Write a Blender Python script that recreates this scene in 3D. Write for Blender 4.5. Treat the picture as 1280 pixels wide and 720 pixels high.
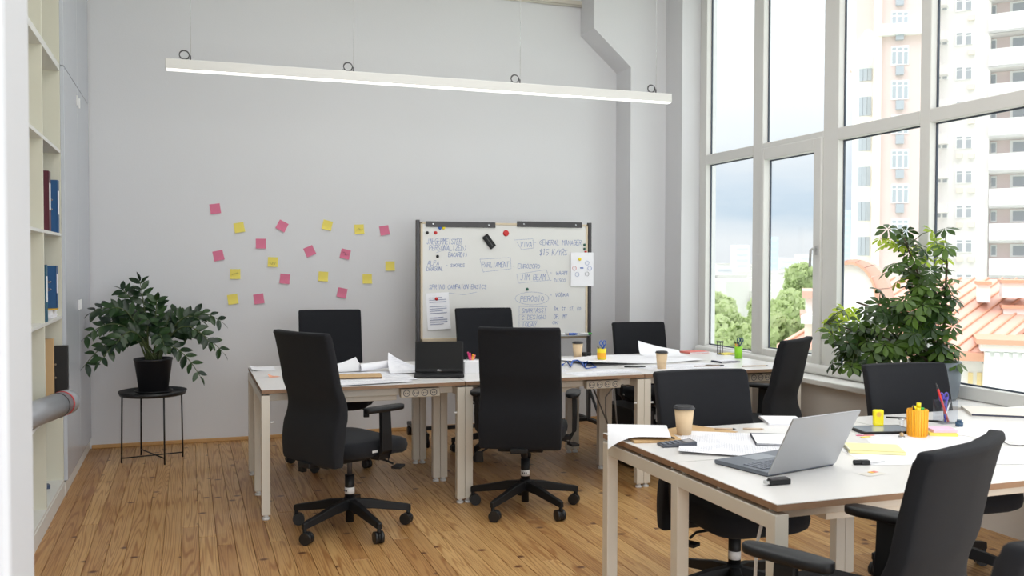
import bpy, bmesh, math, random
from math import sin, cos, pi, radians as R, atan2, sqrt
from mathutils import Vector, Matrix
for _o in list(bpy.data.objects): bpy.data.objects.remove(_o)
SC = bpy.context.scene
COL = SC.collection

# ------------------------------------------------------------------ camera
FPX, YAW, PIT, ROL = 1156.0, .3369, .0269, .0024
CAM = Vector((0, 0, 1.45))
cF = Vector((sin(YAW)*cos(PIT), cos(YAW)*cos(PIT), -sin(PIT)))
cR = Vector((cos(YAW), -sin(YAW), 0)); cU = cR.cross(cF)
cR, cU = cR*cos(ROL)+cU*sin(ROL), cU*cos(ROL)-cR*sin(ROL)
cd = bpy.data.cameras.new('camera'); cam = bpy.data.objects.new('camera', cd); COL.objects.link(cam)
cam.matrix_world = Matrix(((cR.x, cU.x, -cF.x, CAM.x), (cR.y, cU.y, -cF.y, CAM.y), (cR.z, cU.z, -cF.z, CAM.z), (0, 0, 0, 1)))
cd.sensor_width = 36; cd.lens = FPX/1280*36; cd.clip_start = .05; cd.clip_end = 3000
cd.dof.use_dof = True; cd.dof.focus_distance = 4.6; cd.dof.aperture_fstop = 7.0
SC.camera = cam
SC.view_settings.view_transform = 'Standard'; SC.view_settings.look = 'None'
SC.view_settings.exposure = 0.12; SC.view_settings.gamma = 1.0
try: SC.view_settings.use_curve_mapping = False
except Exception: pass

# ------------------------------------------------------------------ sky
W = bpy.data.worlds.new('world'); SC.world = W; W.use_nodes = True
nt = W.node_tree; nt.nodes.clear()
def N(t, k, **kw):
    n = t.nodes.new(k)
    for a, b in kw.items():
        if a.startswith('i_'): n.inputs[a[2:].replace('_', ' ')].default_value = b
        else: setattr(n, a, b)
    return n
tc = N(nt, 'ShaderNodeTexCoord'); sx = N(nt, 'ShaderNodeSeparateXYZ'); nt.links.new(tc.outputs['Generated'], sx.inputs[0])
rp = N(nt, 'ShaderNodeValToRGB'); nt.links.new(sx.outputs['Z'], rp.inputs[0])
def ramp(n, pts):
    e = n.color_ramp.elements
    while len(e) > 1: e.remove(e[-1])
    e[0].position = pts[0][0]; e[0].color = (*pts[0][1], 1)
    for p, c in pts[1:]:
        q = e.new(p); q.color = (*c, 1)
ramp(rp, [(0, (.86, .88, .90)), (.025, (.88, .91, .93)), (.05, (.62, .74, .85)), (.085, (.70, .80, .90)), (.125, (.84, .90, .96)), (.18, (.93, .96, 1.0)), (.3, (1, 1, 1)), (1, (1, 1, 1))])
ns = N(nt, 'ShaderNodeTexNoise', i_Scale=3.2, i_Detail=6.0, i_Roughness=.55)
mp = N(nt, 'ShaderNodeMapping'); mp.inputs['Scale'].default_value = (1, 1, 4.5)
nt.links.new(tc.outputs['Generated'], mp.inputs[0]); nt.links.new(mp.outputs[0], ns.inputs[0])
nr = N(nt, 'ShaderNodeMapRange', i_From_Min=.42, i_From_Max=.68, i_To_Min=0.0, i_To_Max=.75); nt.links.new(ns.outputs[0], nr.inputs[0])
mx = N(nt, 'ShaderNodeMix', data_type='RGBA'); nt.links.new(nr.outputs[0], mx.inputs[0]); nt.links.new(rp.outputs[0], mx.inputs[6]); mx.inputs[7].default_value = (.93, .95, .97, 1)
bg = N(nt, 'ShaderNodeBackground'); nt.links.new(mx.outputs[2], bg.inputs[0])
# overcast sky: luminance grows smoothly towards the zenith
st = N(nt, 'ShaderNodeMapRange', i_From_Min=.10, i_From_Max=1.0, i_To_Min=.98, i_To_Max=3.0); nt.links.new(sx.outputs['Z'], st.inputs[0]); nt.links.new(st.outputs[0], bg.inputs[1])
wo = N(nt, 'ShaderNodeOutputWorld'); nt.links.new(bg.outputs[0], wo.inputs[0])

# sun added to the overcast sky: lights the house fronts outside, not the room
sd = bpy.data.lights.new('sun', 'SUN'); sd.energy = .6; sd.angle = R(25); sd.color = (1, .985, .96)
so = bpy.data.objects.new('sun', sd); COL.objects.link(so)
so.rotation_euler = (Vector((-.72, -.12, .68))).to_track_quat('Z', 'Y').to_euler()
def area(name, loc, rot, sx_, sy_, e, col=(1, 1, 1)):
    l = bpy.data.lights.new(name, 'AREA'); l.shape = 'RECTANGLE'; l.size = sx_; l.size_y = sy_; l.energy = e; l.color = col
    o = bpy.data.objects.new(name, l); COL.objects.link(o); o.location = loc; o.rotation_euler = rot; return o
# fill lights added out of view, for presumed windows behind and lamps overhead
area('rear_fill', (1.6, -2.4, 1.5), (R(90), 0, 0), 4.6, 2.6, 125, (.95, .975, 1))
area('ceiling_fill', (1.6, 3.0, 3.92), (0, 0, 0), 3.2, 6.5, 84, (.985, .99, 1))

# ------------------------------------------------------------------ pixel -> point helpers (1280 x 720 frame)
def ray(x, y): return cF*FPX+cR*(x-640)-cU*(y-360)
def Gz(x, y, z=0.0): d = ray(x, y); return CAM+d*((z-CAM.z)/d.z)
def Gy(x, y, Y): d = ray(x, y); return CAM+d*(Y/d.y)
def Gx(x, y, X): d = ray(x, y); return CAM+d*(X/d.x)
def Gd(x, y, dep): d = ray(x, y); return CAM+d*(dep/FPX)

# ------------------------------------------------------------------ materials
def lin(c): return tuple(((v/255)/12.92 if v/255 <= .04045 else ((v/255+.055)/1.055)**2.4) for v in c)
MATS = {}
def mat(name, col, rough=.5, metal=0, bump=0, bscale=200, var=0, vscale=6, spec=.5, trans=0, alpha=1, emit=0, sheen=0, coat=0):
    if name in MATS: return MATS[name]
    m = bpy.data.materials.new(name); m.use_nodes = True; t = m.node_tree; b = t.nodes['Principled BSDF']
    c = lin(col)
    b.inputs['Base Color'].default_value = (*c, 1); b.inputs['Roughness'].default_value = rough; b.inputs['Metallic'].default_value = metal
    b.inputs['Specular IOR Level'].default_value = spec
    if coat: b.inputs['Coat Weight'].default_value = coat
    if trans: b.inputs['Transmission Weight'].default_value = trans
    if alpha < 1: b.inputs['Alpha'].default_value = alpha
    if sheen: b.inputs['Sheen Weight'].default_value = sheen; b.inputs['Sheen Roughness'].default_value = .6
    if emit: b.inputs['Emission Color'].default_value = (*c, 1); b.inputs['Emission Strength'].default_value = emit
    g = N(t, 'ShaderNodeTexCoord')
    if var or 1:
        n = N(t, 'ShaderNodeTexNoise', i_Scale=float(vscale), i_Detail=4.0); t.links.new(g.outputs['Object'], n.inputs[0])
        x = N(t, 'ShaderNodeMix', data_type='RGBA'); v = max(var, .02)
        x.inputs[6].default_value = (*[k*(1-v) for k in c], 1); x.inputs[7].default_value = (*[min(1, k*(1+v)) for k in c], 1)
        t.links.new(n.outputs[0], x.inputs[0]); t.links.new(x.outputs[2], b.inputs['Base Color'])
    if bump:
        n = N(t, 'ShaderNodeTexNoise', i_Scale=float(bscale), i_Detail=3.0); t.links.new(g.outputs['Object'], n.inputs[0])
        u = N(t, 'ShaderNodeBump', i_Strength=bump, i_Distance=.002); t.links.new(n.outputs[0], u.inputs['Height']); t.links.new(u.outputs[0], b.inputs['Normal'])
    MATS[name] = m; return m

WALL = mat('wall_paint', (224, 224, 227), .7, bump=.25, bscale=90, var=.012, vscale=1.2)
WALLG = mat('window_wall_paint', (216, 211, 205), .7, bump=.25, bscale=90, var=.02)
CEIL = mat('ceiling_paint', (228, 228, 226), .8)
CABW = mat('cabinet_white', (226, 226, 222), .45)
CABI = mat('cabinet_inside', (222, 220, 204), .55)
CABD = mat('cabinet_door_gloss', (196, 200, 208), .25)
STEEL = mat('desk_frame_paint', (226, 219, 206), .35, bump=.05)
TOP = mat('desk_laminate', (232, 230, 228), .28, var=.01)
EDGE = mat('board_edge', (150, 118, 92), .6, var=.2, vscale=30)
FAB = mat('chair_fabric', (33, 34, 38), .9, bump=.5, bscale=900, var=.08, vscale=40, spec=.12, sheen=.06)
PLA = mat('black_plastic', (22, 23, 26), .5, bump=.1, bscale=500, spec=.35)
RUB = mat('caster_rubber', (30, 31, 33), .4)
CAS = mat('caster_grey_tread', (92, 92, 94), .5)
CHR = mat('chrome', (200, 200, 200), .2, metal=1)
WLAB = mat('label_white', (235, 235, 235), .5)
FRM = mat('window_frame_pvc', (226, 225, 222), .32)
FRMD = mat('window_gasket', (70, 78, 92), .5)
SILL = mat('sill_white', (236, 235, 232), .3)
PAPER = mat('paper_white', (246, 246, 250), .75)
KRAFT = mat('kraft_card', (203, 168, 122), .75, var=.05, vscale=60)
CUP = mat('cup_paper', (228, 200, 162), .65, var=.02, vscale=60)
LID = mat('cup_lid', (38, 38, 42), .4)
PINK = mat('note_pink', (222, 122, 152), .75); YEL = mat('note_yellow', (240, 222, 108), .75)
INK = mat('marker_blue', (112, 134, 190), .6); INKD = mat('ink_dark', (60, 62, 80), .6)
BRD = mat('board_enamel', (228, 227, 224), .22, var=.01); BRDF = mat('board_frame_beige', (214, 198, 172), .4)
DKM = mat('dark_grey_metal', (74, 72, 74), .4, metal=.3)
BLK = mat('matt_black_metal', (24, 24, 26), .45)
POTB = mat('pot_black', (36, 36, 40), .55); POTG = mat('pot_grey', (104, 112, 120), .4)
SOIL = mat('soil', (50, 38, 30), .95, bump=1, bscale=60)
ALU = mat('laptop_silver', (176, 178, 182), .32, metal=.75)
KEYD = mat('laptop_keys', (120, 126, 138), .5); SCR = mat('screen_black', (12, 12, 14), .35, spec=.2)
ORG = mat('holder_orange', (250, 178, 40), .4); YP = mat('plastic_yellow', (246, 222, 30), .35); GRN = mat('holder_green', (150, 222, 46), .4)
BLU = mat('plastic_blue', (40, 96, 190), .4); PUR = mat('plastic_purple', (84, 70, 170), .4); RED = mat('plastic_red', (206, 44, 44), .35)
MAG = mat('plastic_magenta', (222, 44, 120), .4); GR2 = mat('plastic_green', (60, 170, 70), .4); DGRN = mat('magnet_green', (40, 90, 74), .4)
WOODP = mat('pencil_wood', (206, 184, 162), .5); COR = mat('notebook_coral', (232, 128, 118), .6)
NPAD = mat('notepad_yellow', (244, 236, 176), .7)
MAR = mat('binder_maroon', (92, 32, 48), .45); TEA = mat('binder_teal', (30, 96, 122), .45); BBL = mat('binder_blue', (36, 88, 140), .45)
GREYT = mat('tube_grey', (168, 171, 177), .3, metal=.25)
AMB = mat('note_amber', (238, 190, 80), .7)

def glassmat(name, tint=(1, 1, 1), refl=1.0, rough=0.0):
    m = bpy.data.materials.new(name); m.use_nodes = True; t = m.node_tree; t.nodes.clear()
    o = N(t, 'ShaderNodeOutputMaterial'); tr = N(t, 'ShaderNodeBsdfTransparent'); tr.inputs[0].default_value = (*tint, 1)
    gl = N(t, 'ShaderNodeBsdfGlossy', i_Roughness=rough); fr = N(t, 'ShaderNodeLayerWeight', i_Blend=.5)   # Schlick reflectance, the same from both faces
    pw = N(t, 'ShaderNodeMath', operation='POWER'); pw.inputs[1].default_value = 5; t.links.new(fr.outputs['Facing'], pw.inputs[0])
    ml = N(t, 'ShaderNodeMath', operation='MULTIPLY_ADD'); ml.inputs[1].default_value = .96*refl; ml.inputs[2].default_value = .04*refl; t.links.new(pw.outputs[0], ml.inputs[0])
    mxs = N(t, 'ShaderNodeMixShader'); t.links.new(ml.outputs[0], mxs.inputs[0]); t.links.new(tr.outputs[0], mxs.inputs[1]); t.links.new(gl.outputs[0], mxs.inputs[2]); t.links.new(mxs.outputs[0], o.inputs[0])
    return m
PANE = glassmat('window_glass', (.97, .985, .99), .55)
CLEAR = glassmat('clear_plastic', (.95, .96, .98), 1.0, .05)

def leafmat(name, c1, c2, trans=.35, rough=.35):
    m = bpy.data.materials.new(name); m.use_nodes = True; t = m.node_tree; b = t.nodes['Principled BSDF']
    oi = N(t, 'ShaderNodeObjectInfo'); x = N(t, 'ShaderNodeMix', data_type='RGBA'); x.inputs[6].default_value = (*lin(c1), 1); x.inputs[7].default_value = (*lin(c2), 1)
    t.links.new(oi.outputs['Random'], x.inputs[0]); t.links.new(x.outputs[2], b.inputs['Base Color']); b.inputs['Roughness'].default_value = rough
    tl = N(t, 'ShaderNodeBsdfTranslucent'); t.links.new(x.outputs[2], tl.inputs[0])
    ms = N(t, 'ShaderNodeMixShader'); ms.inputs[0].default_value = trans
    t.links.new(b.outputs[0], ms.inputs[1]); t.links.new(tl.outputs[0], ms.inputs[2]); t.links.new(ms.outputs[0], t.nodes['Material Output'].inputs[0])
    return m
ZZL = leafmat('zz_leaf', (22, 44, 26), (50, 78, 38), .12, .25)
SHL = leafmat('umbrella_leaf', (40, 66, 32), (92, 124, 44), .35, .3)
SHY = leafmat('umbrella_leaf_young', (176, 202, 60), (204, 222, 90), .6, .35)
STEM = mat('plant_stem', (78, 92, 50), .6); BARK = mat('plant_bark', (88, 74, 58), .8)

def woodmat():
    m = bpy.data.materials.new('pine_floor'); m.use_nodes = True; t = m.node_tree; b = t.nodes['Principled BSDF']; L = t.links.new
    ge = N(t, 'ShaderNodeNewGeometry'); oi = N(t, 'ShaderNodeObjectInfo')
    off = N(t, 'ShaderNodeVectorMath', operation='SCALE'); off.inputs[0].default_value = (37, 91, 13); L(oi.outputs['Random'], off.inputs['Scale'])
    ad = N(t, 'ShaderNodeVectorMath', operation='ADD'); L(ge.outputs['Position'], ad.inputs[0]); L(off.outputs[0], ad.inputs[1])
    m1 = N(t, 'ShaderNodeMapping'); m1.inputs['Scale'].default_value = (13, .42, 1); L(ad.outputs[0], m1.inputs[0])
    n1 = N(t, 'ShaderNodeTexNoise', i_Scale=1.0, i_Detail=1.0, i_Roughness=.4); L(m1.outputs[0], n1.inputs[0])
    mu = N(t, 'ShaderNodeMath', operation='MULTIPLY'); mu.inputs[1].default_value = 120; L(n1.outputs[0], mu.inputs[0])
    si = N(t, 'ShaderNodeMath', operation='SINE'); L(mu.outputs[0], si.inputs[0])
    r1 = N(t, 'ShaderNodeMapRange', i_From_Min=.1, i_From_Max=1.0, i_To_Min=0.0, i_To_Max=1.0); L(si.outputs[0], r1.inputs[0])
    m2 = N(t, 'ShaderNodeMapping'); m2.inputs['Scale'].default_value = (160, 4, 1); L(ad.outputs[0], m2.inputs[0])
    n2 = N(t, 'ShaderNodeTexNoise', i_Scale=1.0, i_Detail=3.0); L(m2.outputs[0], n2.inputs[0])
    base = N(t, 'ShaderNodeMix', data_type='RGBA'); base.inputs[6].default_value = (*lin((184, 138, 86)), 1); base.inputs[7].default_value = (*lin((220, 180, 122)), 1); L(oi.outputs['Random'], base.inputs[0])
    g1 = N(t, 'ShaderNodeMix', data_type='RGBA', blend_type='MULTIPLY'); g1.inputs[7].default_value = (.60, .43, .29, 1); L(base.outputs[2], g1.inputs[6])
    f1 = N(t, 'ShaderNodeMath', operation='MULTIPLY'); f1.inputs[1].default_value = .8; L(r1.outputs[0], f1.inputs[0]); L(f1.outputs[0], g1.inputs[0])
    g2 = N(t, 'ShaderNodeMix', data_type='RGBA', blend_type='MULTIPLY'); g2.inputs[7].default_value = (.62, .52, .42, 1); L(g1.outputs[2], g2.inputs[6])
    f2 = N(t, 'ShaderNodeMapRange', i_From_Min=.4, i_From_Max=.8, i_To_Min=0.0, i_To_Max=.7); L(n2.outputs[0], f2.inputs[0]); L(f2.outputs[0], g2.inputs[0])
    # knots
    m3 = N(t, 'ShaderNodeMapping'); m3.inputs['Scale'].default_value = (2.5, 3.1, 0); L(ad.outputs[0], m3.inputs[0])
    vo = N(t, 'ShaderNodeTexVoronoi', voronoi_dimensions='2D', i_Scale=1.0); L(m3.outputs[0], vo.inputs[0])
    kr = N(t, 'ShaderNodeMapRange', i_From_Min=.03, i_From_Max=.07, i_To_Min=.95, i_To_Max=0.0); L(vo.outputs['Distance'], kr.inputs[0])
    g3 = N(t, 'ShaderNodeMix', data_type='RGBA', blend_type='MIX'); g3.inputs[7].default_value = (*lin((96, 56, 34)), 1); L(g2.outputs[2], g3.inputs[6]); L(kr.outputs[0], g3.inputs[0])
    # worn, duller patches
    n4 = N(t, 'ShaderNodeTexNoise', i_Scale=1.6, i_Detail=5.0); L(ge.outputs['Position'], n4.inputs[0])
    f4 = N(t, 'ShaderNodeMapRange', i_From_Min=.42, i_From_Max=.72, i_To_Min=0.0, i_To_Max=.5); L(n4.outputs[0], f4.inputs[0])
    g4 = N(t, 'ShaderNodeMix', data_type='RGBA', blend_type='MULTIPLY'); g4.inputs[7].default_value = (.78, .71, .64, 1); L(g3.outputs[2], g4.inputs[6]); L(f4.outputs[0], g4.inputs[0])
    L(g4.outputs[2], b.inputs['Base Color'])
    rr = N(t, 'ShaderNodeMapRange', i_From_Min=.3, i_From_Max=.7, i_To_Min=.3, i_To_Max=.5); L(n4.outputs[0], rr.inputs[0]); L(rr.outputs[0], b.inputs['Roughness'])
    bu = N(t, 'ShaderNodeBump', i_Strength=.25, i_Distance=.001); L(n2.outputs[0], bu.inputs['Height']); L(bu.outputs[0], b.inputs['Normal'])
    return m
PINE = woodmat()

def printmat(name, sc=26.0, ink=(110, 116, 140), amt=.5):
    m = bpy.data.materials.new(name); m.use_nodes = True; t = m.node_tree; b = t.nodes['Principled BSDF']; L = t.links.new
    g = N(t, 'ShaderNodeTexCoord'); br = N(t, 'ShaderNodeTexBrick', i_Scale=sc, i_Mortar_Size=.03, i_Bias=0.0); L(g.outputs['Object'], br.inputs[0])
    br.inputs['Color1'].default_value = br.inputs['Color2'].default_value = (0, 0, 0, 1); br.inputs['Mortar'].default_value = (1, 1, 1, 1)
    n = N(t, 'ShaderNodeTexNoise', i_Scale=7.0, i_Detail=2.0); L(g.outputs['Object'], n.inputs[0])
    mr = N(t, 'ShaderNodeMapRange', i_From_Min=.42, i_From_Max=.52, i_To_Min=0.0, i_To_Max=amt); L(n.outputs[0], mr.inputs[0])
    mu = N(t, 'ShaderNodeMath', operation='MULTIPLY'); L(br.outputs['Color'], mu.inputs[0]); L(mr.outputs[0], mu.inputs[1])
    x = N(t, 'ShaderNodeMix', data_type='RGBA'); x.inputs[6].default_value = (*lin((244, 244, 249)), 1); x.inputs[7].default_value = (*lin(ink), 1)
    L(mu.outputs[0], x.inputs[0]); L(x.outputs[2], b.inputs['Base Color']); b.inputs['Roughness'].default_value = .75
    return m
PRINT = printmat('paper_plan'); PRINT2 = printmat('paper_print', 60.0, (120, 124, 140), .5)

# ------------------------------------------------------------------ mesh helpers
class MB:
    def __init__(s): s.v = []; s.f = []; s.sm = []
    def add(s, vs, fs, smooth=False, M=None):
        k = len(s.v); s.v += [tuple(M @ Vector(q)) if M else tuple(q) for q in vs]
        s.f += [tuple(i+k for i in q) for q in fs]; s.sm += ([smooth]*len(fs) if isinstance(smooth, bool) else list(smooth)); return s
    def box(s, c, d, M=None, rz=0):
        x, y, z = d[0]/2, d[1]/2, d[2]/2
        T = Matrix.Translation(c) @ Matrix.Rotation(rz, 4, 'Z')
        if M: T = M @ T
        vs = [(a, b, e) for a in (-x, x) for b in (-y, y) for e in (-z, z)]
        return s.add(vs, [(0, 1, 3, 2), (4, 6, 7, 5), (0, 4, 5, 1), (2, 3, 7, 6), (0, 2, 6, 4), (1, 5, 7, 3)], False, T)
    def b2(s, p, q, M=None):
        return s.box([(p[i]+q[i])/2 for i in range(3)], [abs(q[i]-p[i]) for i in range(3)], M)
    def cyl(s, p, q, r, n=12, r2=None, caps=True):
        p, q = Vector(p), Vector(q); r2 = r if r2 is None else r2; d = (q-p).normalized()
        a = d.orthogonal().normalized(); b = d.cross(a); vs = []
        for P, rr in ((p, r), (q, r2)):
            vs += [P+(a*cos(2*pi*i/n)+b*sin(2*pi*i/n))*rr for i in range(n)]
        fs = [(i, (i+1) % n, n+(i+1) % n, n+i) for i in range(n)]; sm = [True]*n
        if caps: fs += [tuple(range(n-1, -1, -1)), tuple(range(n, 2*n))]; sm += [False]*2
        return s.add(vs, fs, sm)
    def tube(s, pts, r, n=8, caps=True):
        pts = [Vector(p) for p in pts]; rs = r if isinstance(r, (list, tuple)) else [r]*len(pts); vs = []; a = None
        for i, p in enumerate(pts):
            d = (pts[min(i+1, len(pts)-1)]-pts[max(i-1, 0)]).normalized()
            a = d.orthogonal().normalized() if a is None else (a-d*a.dot(d)).normalized()
            b = d.cross(a); vs += [p+(a*cos(2*pi*k/n)+b*sin(2*pi*k/n))*rs[i] for k in range(n)]
        fs = []
        for i in range(len(pts)-1): fs += [(i*n+k, i*n+(k+1) % n, (i+1)*n+(k+1) % n, (i+1)*n+k) for k in range(n)]
        sm = [True]*len(fs)
        if caps: fs += [tuple(range(n-1, -1, -1)), tuple(range((len(pts)-1)*n, len(pts)*n))]; sm += [False]*2
        return s.add(vs, fs, sm)
    def lathe(s, prof, n=24, c=(0, 0, 0), M=None, sharp=False):
        vs = []; c = Vector(c)
        for r, z in prof: vs += [c+Vector((r*cos(2*pi*k/n), r*sin(2*pi*k/n), z)) for k in range(n)]
        fs = []
        for i in range(len(prof)-1): fs += [(i*n+k, i*n+(k+1) % n, (i+1)*n+(k+1) % n, (i+1)*n+k) for k in range(n)]
        return s.add(vs, fs, not sharp, M)
    def loft(s, rings, caps=True, smooth=True):
        n = len(rings[0]); vs = [p for r in rings for p in r]; fs = []
        for i in range(len(rings)-1): fs += [(i*n+k, i*n+(k+1) % n, (i+1)*n+(k+1) % n, (i+1)*n+k) for k in range(n)]
        if caps: fs += [tuple(range(n-1, -1, -1)), tuple(range((len(rings)-1)*n, len(rings)*n))]
        return s.add(vs, fs, smooth)
    def quad(s, a, b, c, d): return s.add([a, b, c, d], [(0, 1, 2, 3)])
    def mesh(s, name, m):
        me = bpy.data.meshes.new(name); me.from_pydata(s.v, [], s.f); me.polygons.foreach_set('use_smooth', s.sm)
        if m: me.materials.append(m)
        me.update(); return me
    def build(s, name, m, parent=None, bev=0, seg=2, sub=0, loc=None, fix=False):
        me = s.mesh(name, m)
        if fix:
            bm = bmesh.new(); bm.from_mesh(me); bmesh.ops.remove_doubles(bm, verts=bm.verts, dist=1e-6); bmesh.ops.recalc_face_normals(bm, faces=bm.faces); bm.to_mesh(me); bm.free()
        o = bpy.data.objects.new(name, me); COL.objects.link(o)
        if parent: o.parent = parent
        if loc is not None: o.location = loc
        if bev:
            md = o.modifiers.new('bevel', 'BEVEL'); md.width = bev; md.segments = seg; md.limit_method = 'ANGLE'; md.harden_normals = False
        if sub:
            md = o.modifiers.new('sub', 'SUBSURF'); md.levels = md.render_levels = sub
        return o
def tag(o, label=None, cat=None, group=None, kind=None):
    for k, v in (('label', label), ('category', cat), ('group', group), ('kind', kind)):
        if v: o[k] = v
    return o
def empty(name, loc=(0, 0, 0), rz=0, label=None, cat=None, group=None, kind=None):
    o = bpy.data.objects.new(name, None); COL.objects.link(o); o.location = loc; o.rotation_euler = (0, 0, rz); o.empty_display_size = .05
    return tag(o, label, cat, group, kind)
def inst(name, me, parent=None, M=None):
    o = bpy.data.objects.new(name, me); COL.objects.link(o)
    if parent: o.parent = parent
    if M is not None: o.matrix_local = M
    return o
def struct(o): o['kind'] = 'structure'; return o
def copy_tree(o, parent=None):
    c = o.copy(); COL.objects.link(c)
    if parent: c.parent = parent; c.matrix_parent_inverse = o.matrix_parent_inverse.copy()
    for ch in list(o.children): copy_tree(ch, c)
    return c

# ================================================================== SETTING
YB = 7.83; XL = -.715; XW = 4.12; XF = 4.30; ZC = 4.15; ZS = .655; YR = 7.24
struct(MB().b2((-1.6, YB, -.1), (XW+.33, YB+.25, ZC)).build('wall_back', WALL))
struct(MB().b2((-1.55, -3.6, -.1), (-1.35, YB, ZC)).build('wall_left', WALL))
struct(MB().b2((-1.6, -3.6, ZC), (XW+.33, YB+.25, ZC+.2)).build('ceiling', CEIL))
# near partition whose end closes the left edge of the view
struct(MB().b2((-1.35, 1.35, 0), (-.222, 1.55, ZC)).build('wall_partition', mat('partition_paint', (206, 209, 215), .6, bump=.15), bev=.008))
# window wall: breast below the sill, pier in the far corner
ww = struct(empty('wall_right'))
MB().b2((XW, -3.6, 0), (XW+.35, YR, ZS-.04)).build('wall_breast', WALLG, ww)
MB().b2((XW, YR, 0), (XW+.35, YB, ZC)).build('wall_pier', WALL, ww)
MB().b2((XW, -3.6, ZC-.12), (XW+.35, YR, ZC)).build('wall_lintel', WALL, ww)
MB().b2((XW, -3.6, ZS-.04), (XW+.35, -3.3, ZC-.12)).build('wall_pier', WALL, ww)
# corner pillar with the chamfered bracket that widens it upwards
pz = [(XW, 0), (3.765, 0), (3.765, 3.21), (3.40, 3.53), (3.40, ZC), (XW, ZC)]
pm = MB(); yv = 7.533
vs = [(x, yv, z) for x, z in pz]+[(x, YB, z) for x, z in pz]; n = 6
pm.add(vs, [tuple(range(n))]+[tuple(range(2*n-1, n-1, -1))]+[(i, n+i, n+(i+1) % n, (i+1) % n) for i in range(n)])
struct(pm.build('wall_corner_pillar', WALL, fix=True))
# picture rail / pipe under the ceiling
struct(MB().b2((-1.3, YB-.03, 3.80), (3.40, YB, 3.835)).cyl((-1.3, YB-.02, 3.79), (3.40, YB-.02, 3.79), .012).build('trim_1', mat('rail_paint', (214, 208, 196), .5)))
# wooden quarter-round along the back wall
struct(MB().b2((XL, YB-.016, 0), (3.765, YB, .03)).build('baseboard_back', mat('baseboard_pine', (206, 160, 104), .45, var=.12, vscale=20), bev=.005))

# floor: sub-floor slab with separate pine boards
fl = struct(empty('floor'))
MB().b2((-1.6, -3.6, -.12), (4.5, YB, -.021)).build('slab', mat('gap_dark', (58, 38, 24), .9), fl)
pb = MB(); w_ = .0860; pb.add([(-w_/2, 0, -.02), (w_/2, 0, -.02), (w_/2, 1, -.02), (-w_/2, 1, -.02), (-w_/2, 0, -.002), (w_/2, 0, -.002), (w_/2, 1, -.002), (-w_/2, 1, -.002), (-w_/2+.0014, .0008, 0), (w_/2-.0014, .0008, 0), (w_/2-.0014, .9992, 0), (-w_/2+.0014, .9992, 0)],
       [(3, 2, 1, 0), (0, 1, 5, 4), (1, 2, 6, 5), (2, 3, 7, 6), (3, 0, 4, 7), (4, 5, 9, 8), (5, 6, 10, 9), (6, 7, 11, 10), (7, 4, 8, 11), (8, 9, 10, 11)])
pme = pb.mesh('floorboard', PINE); rnd = random.Random(5)
x = -.74+.0435
while x < XW+.03:
    y = YB
    while y > -1.5:
        L_ = rnd.uniform(2.2, 4.6); y0 = max(y-L_, -1.6)
        o = inst('floorboard', pme, fl); o.location = (x, y0+.0008, 0); o.scale = (1, y-y0-.0016, 1); y = y0
    x += .0872

# ------------------------------------------------------------------ window wall glazing
win = struct(empty('window_1'))
ZT0, ZT1, ZB = 2.318, 2.403, .735
FD0, FD1 = XF, XF+.07
V = [(7.24, 7.13), (6.415, 6.283), (5.54, 5.38), (4.614, 4.529), (3.63, 3.545), (2.65, 2.565), (1.67, 1.585), (.69, .605), (-.29, -.375), (-1.27, -1.355), (-2.25, -2.335), (-3.22, -3.3)]
for a, b in V:
    MB().b2((FD0, a, ZS), (FD1, b, ZC-.12)).build('mullion', FRM, win, bev=.006)
for i in range(len(V)-1):
    a, b = V[i][1], V[i+1][0]
    MB().b2((FD0, a, ZS+.002), (FD1, b, ZB)).build('bottom_rail', FRM, win, bev=.006)
    MB().b2((FD0, a, ZT0), (FD1, b, ZT1)).build('transom', FRM, win, bev=.006)
    MB().b2((FD0, a, ZC-.2), (FD1, b, ZC-.12)).build('top_rail', FRM, win, bev=.006)
    for z0, z1 in ((ZB, ZT0), (ZT1, ZC-.2)):
        g = MB(); y0, y1 = a, b; k = .009; xg = FD0+.052
        for p, q in (((y0, z0), (y0-k, z1)), ((y1, z0), (y1+k, z1)), ((y0, z0), (y1, z0+k)), ((y0, z1-k), (y1, z1))): g.b2((xg-.006, p[0], p[1]), (xg+.006, q[0], q[1]))
        g.build('gasket', FRMD, win)
        MB().b2((xg-.002, y0, z0), (xg+.002, y1, z1)).build('glass_pane', PANE, win)
# opening sash in the second bay
sa = MB(); y0, y1 = 6.283, 5.54; X0, X1 = XF-.018, XF+.045; sw = .085
sa.b2((X0, y0, ZS+.03), (X1, y0-.045, 2.36)).b2((X0, y1+sw, ZS+.03), (X1, y1, 2.36)).b2((X0, y0-.045, 2.267), (X1, y1+sw, 2.36)).b2((X0, y0-.045, ZS+.03), (X1, y1+sw, .782))
sa.build('sash_frame', FRM, win, bev=.008)
gk = MB(); gk.b2((XF+.04, y0-.045, .782), (XF+.05, y0-.055, 2.267)).b2((XF+.04, y0-.045, 2.257), (XF+.05, y1+sw, 2.267)).b2((XF+.04, y0-.045, .782), (XF+.05, y1+sw, .79)); gk.build('gasket', FRMD, win)
p = Gx(1021.5, 313, XF-.02); h = MB(); h.box((XF-.024, p.y, p.z), (.012, .03, .07)); h.tube([(XF-.03, p.y, p.z+.01), (XF-.065, p.y, p.z+.01), (XF-.068, p.y+.012, p.z), (XF-.068, p.y+.02, p.z-.12)], .009)
h.build('handle', mat('handle_grey', (190, 190, 190), .35), win)
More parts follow.
